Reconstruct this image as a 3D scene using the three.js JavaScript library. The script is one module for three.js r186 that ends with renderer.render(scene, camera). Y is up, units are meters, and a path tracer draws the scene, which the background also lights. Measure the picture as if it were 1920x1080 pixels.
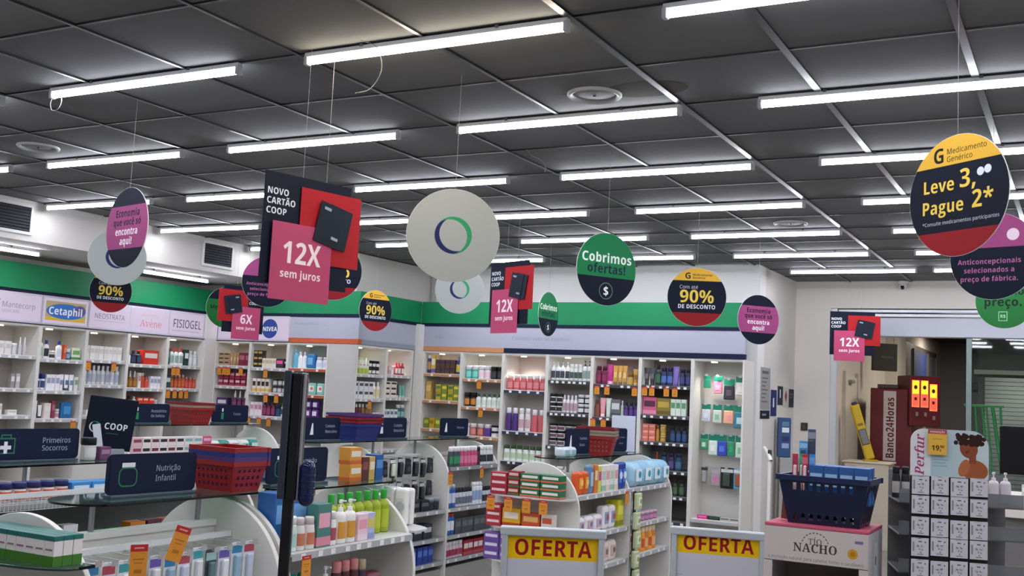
import * as THREE from 'three';
import { RoundedBoxGeometry } from 'three/addons/geometries/RoundedBoxGeometry.js';
import { RectAreaLightUniformsLib } from 'three/addons/lights/RectAreaLightUniformsLib.js';
import { mergeGeometries } from 'three/addons/utils/BufferGeometryUtils.js';

// ---------- camera, sky, exposure ----------
const scene = new THREE.Scene();
scene.background = new THREE.Color(0x0b0d12);
const EYE = 1.62, CEIL = 2.98;
const camera = new THREE.PerspectiveCamera(2 * Math.atan(540 / 2002.7) * 180 / Math.PI, 1920 / 1080, 0.05, 60);
camera.rotation.order = 'YXZ';
camera.position.set(0, EYE, 0);
camera.rotation.set(0.0965226, 0.4970402, 0.0475466);
scene.add(camera);
const renderer = new THREE.WebGLRenderer({ antialias: true });
renderer.toneMapping = THREE.LinearToneMapping;
renderer.toneMappingExposure = 1.0;
renderer.shadowMap.enabled = true;
RectAreaLightUniformsLib.init();
const TUBE_GLOW = 21, TUBE_NITS = 62, PANEL_GLOW = 0.52;

// ---------- helpers ----------
const PI = Math.PI;
let seed = 20240607;
const rnd = () => { seed = (seed * 1664525 + 1013904223) >>> 0; return seed / 4294967296; };
const rr = (a, b) => a + (b - a) * rnd();
const counts = {};
function numbered(n) { const k = counts[n] = (counts[n] || 0) + 1; return k === 1 ? n : n + '_' + String(k - 1).padStart(3, '0'); }
const matCache = {};
function M(col, rough = 0.55, o = {}) {
  const key = col + '|' + rough + '|' + JSON.stringify(o);
  return matCache[key] || (matCache[key] = new THREE.MeshPhysicalMaterial({ color: col, roughness: rough, ...o }));
}
const METAL = () => M('#9a9da2', 0.35, { metalness: 0.9 });
const WHITE = () => M('#e4e2de', 0.6);
const SHELFWHITE = () => M('#dcdad4', 0.5);
const geoCache = {};
function G(key, make) { return geoCache[key] || (geoCache[key] = make()); }
function box(w, h, d) { return G(`b${w.toFixed(4)},${h.toFixed(4)},${d.toFixed(4)}`, () => new THREE.BoxGeometry(w, h, d)); }
function rbox(w, h, d, r = 0.004, s = 1) { return G(`r${w.toFixed(4)},${h.toFixed(4)},${d.toFixed(4)},${r},${s}`, () => new RoundedBoxGeometry(w, h, d, s, Math.min(r, w / 2.01, h / 2.01, d / 2.01))); }
function cyl(r1, r2, h, s = 16, open = false) { return G(`c${r1.toFixed(4)},${r2.toFixed(4)},${h.toFixed(4)},${s},${open}`, () => new THREE.CylinderGeometry(r1, r2, h, s, 1, open)); }
function lathe(key, pts, s = 16) { return G('l' + key, () => new THREE.LatheGeometry(pts.map(p => new THREE.Vector2(p[0], p[1])), s)); }
function mesh(name, geo, mat, parent, x = 0, y = 0, z = 0, ry = 0) {
  const m = new THREE.Mesh(geo, mat); m.name = name; m.position.set(x, y, z); m.rotation.y = ry;
  m.castShadow = m.receiveShadow = true; parent.add(m); return m;
}
function thing(name, label, category, x = 0, y = 0, z = 0, ry = 0, group) {
  const g = new THREE.Group(); g.name = numbered(name); g.position.set(x, y, z); g.rotation.y = ry;
  g.userData.label = label; g.userData.category = category; if (group) g.userData.group = group;
  scene.add(g); return g;
}
function structure(name, geo, mat, x = 0, y = 0, z = 0, ry = 0) {
  const m = mesh(numbered(name), geo, mat, scene, x, y, z, ry); m.userData.kind = 'structure'; return m;
}
// a box given by its two corners
function slab(name, a, b, mat, parent) {
  const g = box(b[0] - a[0], b[1] - a[1], b[2] - a[2]);
  const p = [(a[0] + b[0]) / 2, (a[1] + b[1]) / 2, (a[2] + b[2]) / 2];
  return parent ? mesh(name, g, mat, parent, ...p) : structure(name, g, mat, ...p);
}
const moved = (g, x, y, z) => g.clone().translate(x, y, z);
function tubeAlong(pts, r, seg = 20, rad = 6) { return new THREE.TubeGeometry(new THREE.CatmullRomCurve3(pts.map(p => new THREE.Vector3(...p))), seg, r, rad); }
function canvasMap(w, h, draw) {
  const c = document.createElement('canvas'); c.width = w; c.height = h; const g = c.getContext('2d');
  g.textBaseline = 'middle'; g.textAlign = 'center'; draw(g, w, h);
  const t = new THREE.CanvasTexture(c); t.colorSpace = THREE.SRGBColorSpace; t.anisotropy = 4; return t;
}
function printMat(tex, rough = 0.5) { return new THREE.MeshPhysicalMaterial({ map: tex, roughness: Math.max(rough, 0.55), specularIntensity: 0.35 }); }
function txt(g, s, x, y, px, col, font = 'bold', align = 'center', sx = 1, fam = 'sans-serif') {
  g.save(); g.translate(x, y); g.scale(sx, 1); g.fillStyle = col; g.textAlign = align; g.font = `${font} ${px}px ${fam}`; g.fillText(s, 0, 0); g.restore();
}
const ORD = ['', 'first', 'second', 'third', 'fourth', 'fifth', 'sixth', 'seventh', 'eighth', 'ninth', 'tenth', 'eleventh', 'twelfth', 'thirteenth', 'fourteenth', 'fifteenth', 'sixteenth', 'seventeenth', 'eighteenth', 'nineteenth', 'twentieth', 'twenty-first', 'twenty-second', 'twenty-third', 'twenty-fourth', 'twenty-fifth', 'twenty-sixth', 'twenty-seventh', 'twenty-eighth', 'twenty-ninth', 'thirtieth'];
const NUM = ['', 'one', 'two', 'three', 'four', 'five', 'six', 'seven', 'eight', 'nine', 'ten', 'eleven', 'twelve', 'thirteen', 'fourteen', 'fifteen', 'sixteen', 'seventeen', 'eighteen', 'nineteen', 'twenty'];
const bumpNoise = (() => {   // fine fissured texture of the mineral-fibre ceiling tiles
  const n = 128, a = new Uint8Array(n * n * 4);
  for (let i = 0; i < n * n; i++) { const v = 150 + 70 * rnd() - (rnd() < 0.06 ? 90 : 0); a[i * 4] = a[i * 4 + 1] = a[i * 4 + 2] = v; a[i * 4 + 3] = 255; }
  const t = new THREE.DataTexture(a, n, n); t.wrapS = t.wrapT = THREE.RepeatWrapping; t.magFilter = THREE.LinearFilter; t.needsUpdate = true; return t;
})();

// ---------- the room shell ----------
const wallMat = M('#d6d2cc', 0.75), backMat = M('#e6e5e3', 0.75), soffitMat = M('#c3bfba', 0.75), pierMat = M('#dfdad2', 0.75), wallCool = M('#dcdcdc', 0.75), floorMat = M('#8d8a86', 0.35);
slab('floor', [-9.2, -0.1, -23.4], [4.2, 0, 3.2], floorMat);
slab('wall_left', [-9.1, 0, -9.3], [-8.85, 3.3, 3.2], wallMat);
slab('soffit_left', [-8.85, 2.65, -8.93], [-7.6, 3.1, 3], soffitMat);
slab('wall_behind_shelves', [-9.1, 0, -10.6], [-6.9, 2.56, -9.18], wallMat);
slab('wall_corner_block', [-9.1, 2.56, -10.6], [-6.67, 3.3, -8.93], wallMat);
slab('wall_back', [-6.9, 0, -10.6], [-2.85, 3.3, -10.35], backMat);
slab('wall_side', [-3.05, 0, -11.87], [-2.85, 3.3, -10.6], wallMat);
slab('wall_pier', [-3.05, 0, -12.05], [-2.47, 2.69, -11.87], pierMat);
slab('wall_lintel', [-3.05, 2.69, -12.05], [3.75, 3.3, -11.87], pierMat);
slab('wall_right', [3.5, 0, -18.2], [3.75, 3.3, 3.2], wallMat);
slab('wall_rear', [-9.1, 0, 3], [3.75, 3.3, 3.2], wallMat);
slab('pipe_chase_corner', [-6.64, 2.56, -10.35], [-6.60, 2.98, -10.31], M('#b9b7b2', 0.6));
// ceiling: slab above, lay-in tiles and T-bars as pieces
{
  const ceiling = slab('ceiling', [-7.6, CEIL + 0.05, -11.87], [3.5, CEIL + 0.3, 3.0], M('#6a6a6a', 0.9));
  const X0 = -1.646, DX = 0.625, Z0 = -4.61, DZ = 0.613;
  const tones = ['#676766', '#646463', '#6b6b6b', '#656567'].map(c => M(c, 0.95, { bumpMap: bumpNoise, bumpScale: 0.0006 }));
  const inView = (x, z) => { const v = new THREE.Vector3(x, CEIL, z).project(camera); const c = new THREE.Vector3(x, CEIL, z).applyMatrix4(camera.matrixWorldInverse); return c.z < -0.5 && Math.abs(v.x) < 1.22 && Math.abs(v.y) < 1.3; };
  camera.updateMatrixWorld(true);
  const put = (n, g, mat, x, y, z) => mesh(n, g, mat, ceiling, x - ceiling.position.x, y - ceiling.position.y, z - ceiling.position.z);
  const rest = []; const tg = rbox(DX - 0.012, 0.016, DZ - 0.012, 0.003);
  for (let i = -10; i < 9; i++) for (let j = -13; j < 12; j++) {
    const x = X0 + (i + 0.5) * DX, z = Z0 - (j + 0.5) * DZ;
    if (i === -10) { if (z > -8.8 && inView(x + 0.15, z)) put('ceiling_tile', G('cut', () => new RoundedBoxGeometry(0.315, 0.016, DZ - 0.012, 1, 0.003)), tones[0], -7.438, CEIL + 0.01, z); continue; }
    if (x < -7.6 + 0.15 || x > 3.4 || z > 3 || z < -11.8) continue;
    if (z < -10.25 && x < -2.75) continue;
    if (z < -8.8 && x < -6.6) continue;
    if (inView(x, z)) put('ceiling_tile', tg, tones[Math.floor(rnd() * 4)], x, CEIL + 0.01 + rr(-0.0012, 0.0012), z);
    else rest.push(moved(tg, x - ceiling.position.x, CEIL + 0.01 - ceiling.position.y, z - ceiling.position.z));
  }
  const far = mesh('ceiling_tiles', mergeGeometries(rest), tones[0], ceiling); far.userData.kind = 'stuff';
  const bar = M('#4d4e50', 0.33, { metalness: 0.9 });
  for (let i = -9; i < 9; i++) { const x = X0 + i * DX; const end = x < -6.7 ? -8.9 : x < -2.9 ? -10.35 : -11.87; const L = 3 - end; put('grid_runner', box(i >= 0 ? 0.03 : 0.016, 0.012, L), bar, x, CEIL - 0.002, 3 - L / 2); }
  for (let j = -12; j < 12; j++) { const z = Z0 - j * DZ; if (z < -11.8) continue; const x0 = z < -10.3 ? -2.85 : z < -8.93 ? -6.67 : -7.6; put('grid_crossbar', box(3.5 - x0, 0.008, 0.013), bar, (3.5 + x0) / 2, CEIL - 0.001, z); }
  const stain = put('water_stain', cyl(0.19, 0.19, 0.001, 32), M('#4a463f', 0.95), -1.72, CEIL + 0.0012, -4.33); stain.scale.set(1, 1, 0.62);
}
// ---------- ceiling tube lights ----------
const tubeCount = { n: 0, out: 0 };
function tubeLight(x, z, row, col, turn = 0, y = CEIL, warm = false, where = null, L = 1.165) {
  const seen = [-0.55, -0.3, 0, 0.3, 0.55].some(d => { const v = new THREE.Vector3(x + d, y - 0.04, z).applyMatrix4(camera.matrixWorldInverse); if (v.z > -0.1) return false; v.applyMatrix4(camera.projectionMatrix); return Math.abs(v.x) < 1 && Math.abs(v.y) < 1; });
  if (!where && seen) col = ++tubeCount.n;
  const t = thing('tube_light', where || (!seen && `white ceiling tube light beyond the photo edge, ${z > -3 ? 'overhead of the camera' : 'right of the visible rows'}, number ${ORD[++tubeCount.out]}`) || `glowing ${warm ? 'warm ' : ''}white ceiling tube light, ${ORD[Math.max(1, row)]} visible row from the camera, ${ORD[col]} from the left`, 'tube light', x, y, z, turn, seen ? 'tube lights' : 'tube lights outside the photo');
  const c = warm ? '#fff2dc' : '#f2f4ff';
  mesh('housing', rbox(L + 0.035, 0.02, 0.03, 0.004), M('#c9cacd', 0.5), t, 0, -0.017, 0);
  const em = new THREE.MeshStandardMaterial({ color: '#ffffff', emissive: c, emissiveIntensity: TUBE_GLOW, roughness: 0.4 });
  const tb = mesh('tube', G('tube' + L, () => new THREE.CylinderGeometry(0.0135, 0.0135, L, 12).rotateZ(PI / 2)), matCache['tube' + warm] || (matCache['tube' + warm] = em), t, 0, -0.043, 0);
  for (const s of [-1, 1]) { mesh('end_cap', rbox(0.02, 0.042, 0.034, 0.006), M('#b8b9bb', 0.5), t, s * (L / 2 + 0.011), -0.039, 0); mesh('clip', box(0.014, 0.012, 0.04), M('#4a4a4c', 0.5), t, s * 0.31, -0.008, 0); }
  const a = new THREE.RectAreaLight(c, TUBE_NITS, L - 0.02, 0.03); a.position.set(0, -0.061, 0); a.rotation.x = -PI / 2; t.add(a);
  return t;
}
{
  const rows = [-0.95, -2.16, -3.37, -4.585, -5.81, -7.04, -8.25, -9.45, -10.66];
  rows.forEach((z, r) => {
    let col = 0; tubeCount.n = 0;
    for (let c = -3; c <= 3; c++) {
      let x = -2.83 + 1.5625 * c + 0.5825;
      if (r === 8) { if (c < 0) continue; if (c === 0) x += 0.22; }
      if (r === 7 && c < -2) continue;
      if (x > 3.2 || (r === 0 && (c < -2 || c > 1))) continue;
      tubeLight(x, z, r - 1, ++col, 0, CEIL, r === 2 && c === 0);
    }
  });
  tubeLight(-8.06, -7.78, 0, 0, PI / 2, 2.65, false, 'glowing tube light under the bulkhead, nearest the inside corner', 0.86);
  tubeLight(-8.03, -5.56, 0, 0, PI / 2, 2.65, false, 'glowing tube light under the bulkhead, cut off at the photo edge');
}
// ---------- round vents, cameras, grilles, cable loops ----------
function roundVent(x, z, label, r = 0.125) {
  const t = thing('ceiling_diffuser', label, 'vent', x, CEIL, z);
  mesh('rim', lathe('ventrim' + r, [[r * 0.8, 0.004], [r * 0.82, -0.008], [r * 0.94, -0.014], [r, -0.006], [r, 0.004]], 40), M('#b4b4b2', 0.45), t);
  mesh('plate', lathe('ventplate' + r, [[0.001, -0.006], [r * 0.5, -0.005], [r * 0.78, 0.001], [r * 0.82, 0.004]], 40), M('#7e7e7e', 0.6), t);
  mesh('screw', cyl(0.006, 0.006, 0.006, 10), M('#222222', 0.4), t, 0, -0.008, 0);
}
roundVent(-1.97, -4.33, 'round white air diffuser in the ceiling beside the brown stain');
roundVent(-5.68, -4.28, 'round air diffuser in the ceiling at the far left');
roundVent(-1.97, -7.98, 'small distant round air diffuser between far ceiling tubes');
function grille(z, w, label) {
  const t = thing('air_grille', label, 'vent', -7.6, 2.825, z, PI / 2);
  mesh('frame', (() => { const s = new THREE.Shape(); s.moveTo(-w / 2 - 0.025, -0.125); s.lineTo(w / 2 + 0.025, -0.125); s.lineTo(w / 2 + 0.025, 0.125); s.lineTo(-w / 2 - 0.025, 0.125); const h = new THREE.Path(); h.moveTo(-w / 2, -0.1); h.lineTo(-w / 2, 0.1); h.lineTo(w / 2, 0.1); h.lineTo(w / 2, -0.1); s.holes.push(h); return new THREE.ExtrudeGeometry(s, { depth: 0.012, bevelEnabled: false }); })(), M('#c8c8c6', 0.5), t);
  mesh('cavity', box(w, 0.2, 0.004), M('#1a1c22', 0.9), t, 0, 0, 0.002);
  for (let k = 0; k < 8; k++) { const b = mesh('slat', box(w, 0.004, 0.012), M('#4a4d55', 0.5), t, 0, -0.088 + k * 0.025, 0.007); b.rotation.x = 0.6; }
}
grille(-5.53, 0.36, 'dark slatted air grille in the white bulkhead, cut by the photo edge');
grille(-7.86, 0.38, 'dark slatted air grille in the white bulkhead nearer the corner');
{
  const t = thing('security_camera', 'white dome security camera under the lintel above the exit', 'camera', -1.72, 2.93, -11.87);
  mesh('mount', cyl(0.05, 0.055, 0.03, 20), WHITE(), t, 0, 0.03, 0.05); mesh('dome', new THREE.SphereGeometry(0.045, 20, 12), M('#d8d8d6', 0.3), t, 0, 0, 0.05);
  mesh('lens', cyl(0.017, 0.02, 0.03, 14), M('#0a0a0a', 0.15), t, 0.0, -0.022, 0.085).rotation.x = 1.0;
  const b = thing('security_camera', 'small white bullet camera where bulkhead meets corner wall', 'camera', -6.72, 2.9, -8.93);
  mesh('bracket', rbox(0.05, 0.06, 0.05, 0.01), WHITE(), b, 0, 0.02, 0.03); const c = mesh('body', cyl(0.03, 0.03, 0.13, 16), M('#cfcfcd', 0.4), b, -0.06, 0, 0.07); c.rotation.z = 1.3; mesh('lens', cyl(0.024, 0.026, 0.02, 16), M('#111', 0.2), b, -0.125, -0.02, 0.07).rotation.z = 1.3;
}
function loop(pts, label) { const t = mesh(numbered('cable_loop'), tubeAlong(pts, 0.0015, 28, 6), M('#8f8f8d', 0.5), scene); t.userData = { label, category: 'cable' }; }
loop([[-4.37, 2.96, -3.37], [-4.40, 2.9, -3.36], [-4.385, 2.862, -3.36], [-4.345, 2.862, -3.36], [-4.335, 2.9, -3.37], [-4.35, 2.965, -3.37]], 'short white cable loop hanging from a tube light at upper left');
loop([[-2.52, 2.97, -3.3], [-2.44, 2.93, -3.3], [-2.42, 2.84, -3.31], [-2.47, 2.77, -3.31], [-2.54, 2.76, -3.31]], 'thin white wire curling down beside the warm tube light');
loop([[-2.77, 2.975, -5.2], [-2.74, 2.94, -5.22], [-2.70, 2.92, -5.25], [-2.68, 2.89, -5.27], [-2.69, 2.86, -5.28]], 'thin curled wire hanging from the mid ceiling grid');

// ---------- header bands above the wall shelves ----------
const GREEN = M('#178253', 0.45, { specularIntensity: 0.5 }), NAVY = M('#141e3a', 0.55, { specularIntensity: 0.4 }), PANELWHITE = M('#acaebf', 0.55);
function band(label, x, z, ry, W, parts) {        // parts: [name, y0, y1, depth, material]
  const t = thing('header_panel', label, 'header panel', x, 0, z, ry);
  for (const [n, y0, y1, d, m, xa = 0, xb = W] of parts) mesh(n, box(xb - xa, y1 - y0, d), m, t, (xa + xb) / 2, (y0 + y1) / 2, d / 2 - 0.06);
  return t;
}
// back wall: front plane z=-9.95
function words(t, s, w, h, x, y, z, col = '#9495a8') { const tex = canvasMap(512, 64, (g) => { g.fillStyle = '#acaebf'; g.fillRect(0, 0, 512, 64); txt(g, s, 4, 34, 44, col, '', 'left'); }); mesh('lettering', new THREE.PlaneGeometry(w, h), printMat(tex, 0.55), t, x, y, z); }
{
  const H = [['green_band', 2.33, 2.565, 0.06, GREEN], ['navy_line', 2.295, 2.33, 0.062, NAVY], ['white_panel', 2.075, 2.295, 0.056, PANELWHITE]];
  const b = band('green, navy and white header over the whole back wall shelving', -6.52, -9.95, 0, 3.66, [...H, ['orange_strip', 2.025, 2.075, 0.062, M('#c98a5e', 0.5), 0, 1.06], ['navy_strip', 2.025, 2.075, 0.062, NAVY, 1.06, 3.66]]);
  words(b, 'Barba', 0.44, 0.055, 0.4, 2.18, -0.0035); words(b, 'Cuidado com os cabelos', 0.72, 0.075, 1.5, 2.185, -0.0035);
  const j = band('green and white header with orange strip above the white column panel', -7.42, -8.8, 0, 0.9, [...H, ['orange_strip', 2.025, 2.075, 0.062, M('#c2582f', 0.5)]]);
  words(j, 'Dermocosméticos', 0.46, 0.058, 0.28, 2.23, -0.0035);
  band('header over the two narrow bays beside the inside corner', -6.52, -8.861, PI / 2, 1.08, [...H, ['grey_strip', 2.025, 2.075, 0.06, M('#8f96a3', 0.5)]]);
  band('long green band above the lit logo panels on the left wall', -8.45, 2.0, PI / 2, 10.8, [['green_band', 2.33, 2.565, 0.06, GREEN], ['navy_line', 2.305, 2.33, 0.05, NAVY]]);
  band('green band above the pink and round-logo lit panels', -8.45, -8.8, 0, 1.03, [['green_band', 2.33, 2.565, 0.06, GREEN], ['navy_line', 2.305, 2.33, 0.05, NAVY]]);
}
slab('trim_1', [-6.53, 0, -9.95], [-6.475, 2.31, -9.85], SHELFWHITE());     // white corner post
slab('trim_2', [-8.47, 0, -8.8], [-8.43, 2.3, -8.63], SHELFWHITE());
// ---------- lit logo panels ----------
function litPanel(label, x, z, ry, W, draw) {
  const t = thing('lit_sign_panel', label, 'lit sign', x, 2.165, z, ry);
  const tex = canvasMap(512, 256, (g, w, h) => { g.fillStyle = '#e6d6ee'; g.fillRect(0, 0, w, h); draw(g, w, h); });
  mesh('casing', box(W - 0.004, 0.27, 0.1), M('#c9c4d2', 0.5), t, W / 2, 0, -0.06);
  mesh('face', new THREE.PlaneGeometry(W - 0.03, 0.235), new THREE.MeshStandardMaterial({ map: tex, emissive: '#ffffff', emissiveMap: tex, emissiveIntensity: PANEL_GLOW, color: '#8a8a8a', roughness: 0.5 }), t, W / 2, 0, -0.008);
  mesh('lip', box(W - 0.004, 0.012, 0.02), M('#b9b4c4', 0.5), t, W / 2, -0.129, 0);
  const a = new THREE.RectAreaLight('#f0e2ff', 0.7, W - 0.04, 0.22); a.position.set(W / 2, 0, 0.004); a.rotation.y = PI; t.add(a);
}
const LZ = [-6.05, -6.57, -7.09, -7.6, -8.12, -8.63];
litPanel('lit panel with a grey arc and grey lettering, leftmost on the wall', -8.45, LZ[0], PI / 2, 0.52, (g) => { g.strokeStyle = '#3c3a46'; g.lineWidth = 12; g.beginPath(); g.arc(95, 125, 62, 2.0, 4.3); g.stroke(); txt(g, 'Mantecorp', 90, 112, 74, '#9b93a8', '', 'left', 1); txt(g, 'SKINCARE', 90, 172, 44, '#b3a9bd', '', 'left'); });
litPanel('lit panel with a blue oval logo on gold', -8.45, LZ[1], PI / 2, 0.52, (g, w, h) => { g.fillStyle = '#b9ab7c'; g.fillRect(22, 30, 468, 196); g.fillStyle = '#d8b93e'; g.fillRect(22, 190, 468, 36); g.fillStyle = '#2f6fc6'; g.beginPath(); g.ellipse(256, 128, 226, 78, 0, 0, 7); g.fill(); g.fillStyle = '#5b4f9c'; g.beginPath(); g.ellipse(420, 110, 70, 56, 0, 0, 7); g.fill(); txt(g, 'Cetaphil', 256, 126, 104, '#f4f6ff', 'bold', 'center', 0.95); });
litPanel('lit panel with thin grey capitals behind the hanging discs', -8.45, LZ[2], PI / 2, 0.51, (g) => { txt(g, 'NEOSTRATA', 256, 132, 74, '#7b7488', '', 'center', 1.0); g.fillStyle = '#a79db3'; g.fillRect(60, 180, 390, 4); });
litPanel('lit panel with pale red serif lettering', -8.45, LZ[3], PI / 2, 0.52, (g) => { txt(g, 'EAU THERMALE', 256, 70, 36, '#ecb6c2', '', 'center'); txt(g, 'Avène', 270, 162, 100, '#ee8a92', '', 'center', 1, 'serif'); });
litPanel('lit panel with tall dark condensed capitals', -8.45, LZ[4], PI / 2, 0.51, (g) => { txt(g, 'FISIOGEL', 256, 125, 128, '#34303e', '', 'center', 0.82); g.fillStyle = '#8d8398'; g.fillRect(30, 205, 420, 4); });
litPanel('lit panel with bright pink lettering behind the small card mobile', -8.44, -8.8, 0, 0.5, (g) => { txt(g, 'Dermage', 50, 120, 90, '#ee5fa8', '', 'left'); });
litPanel('lit panel with a round navy logo', -7.94, -8.8, 0, 0.52, (g) => { g.fillStyle = '#1b3f9d'; g.beginPath(); g.arc(240, 128, 112, 0, 7); g.fill(); txt(g, 'NIVEA', 240, 132, 70, '#ffffff', 'bold', 'center', 1); });

// ---------- wall shelf units ----------
const UNIT = {};
function wallUnit(id, label, x, z, ry, W, shelves, o = {}) {
  const t = thing('shelf_unit', label, 'shelf unit', x, 0, z, ry); UNIT[id] = { x, z, ry, W, t };
  const D = 0.35, top = 2.02, sm = SHELFWHITE();
  for (const [s, px] of [[0, 0.009], [1, W - 0.009]]) mesh('side_panel', box(0.017, top - 0.002, D), sm, t, px, top / 2, -D / 2);
  mesh('back_panel', box(W - 0.036, top, 0.012), M(o.back || '#bdb6b0', 0.7), t, W / 2, top / 2, -D + 0.006);
  mesh('canopy', box(W - 0.036, 0.02, D - 0.02), sm, t, W / 2, 2.012, -D / 2);
  mesh('downlight', cyl(0.03, 0.034, 0.012, 18), M('#f2efe8', 0.4, { emissive: '#fff4e6', emissiveIntensity: 1.6 }), t, W * 0.35, 1.995, -0.12);
  const sp = new THREE.SpotLight('#fff6ec', o.spot || 0.3, 0, 1.05, 0.8, 2); sp.position.set(W * 0.35, 1.985, -0.12); const tg = new THREE.Object3D(); tg.position.set(W * 0.42, 1.4, -0.2); t.add(sp, tg); sp.target = tg;
  mesh('plinth', box(W - 0.04, 0.1, D - 0.03), M('#b0aeaa', 0.6), t, W / 2, 0.05, -D / 2);
  shelves.forEach((y, k) => {
    const s = mesh('shelf', rbox(W - 0.04, 0.018, D - 0.035, 0.003), o.dark ? M('#6b6d72', 0.4) : sm, t, W / 2, y - 0.009, -D / 2 + 0.008);
    mesh('price_rail', box(W - 0.044, 0.028, 0.004), M(o.rail || '#b9babd', 0.45), s, 0, -0.012, D / 2 - 0.013);
    const n = o.tags === undefined ? 4 : o.tags;
    for (let q = 0; q < n; q++) mesh('price_tag', box(0.03, 0.022, 0.002), M('#eceae6', 0.6), s, (-0.5 + (q + 0.5 + rr(-0.25, 0.25)) / n) * (W - 0.08), -0.012, D / 2 - 0.0095);
    for (const px of (o.promo && o.promo[k]) || []) promoTag(s, px * W - W / 2, -0.055, D / 2 - 0.007);
  });
  return t;
}
const tagTex = canvasMap(64, 96, (g) => { g.fillStyle = '#d98f36'; g.fillRect(0, 0, 64, 96); g.fillStyle = '#b8322f'; g.fillRect(0, 0, 64, 18); g.fillStyle = '#b06f22'; g.fillRect(12, 36, 40, 4); g.fillRect(16, 46, 32, 3); g.fillRect(18, 64, 28, 10); g.fillStyle = '#d8a0a0'; g.fillRect(14, 7, 36, 4); });
const tagMat = printMat(tagTex, 0.6);
function promoTag(p, x, y, z, s = 1, ry = 0) { const g = G('tag' + s, () => new THREE.BoxGeometry(0.055 * s, 0.085 * s, 0.0015)); return mesh('promo_tag', g, tagMat, p, x, y, z, ry); }

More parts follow.
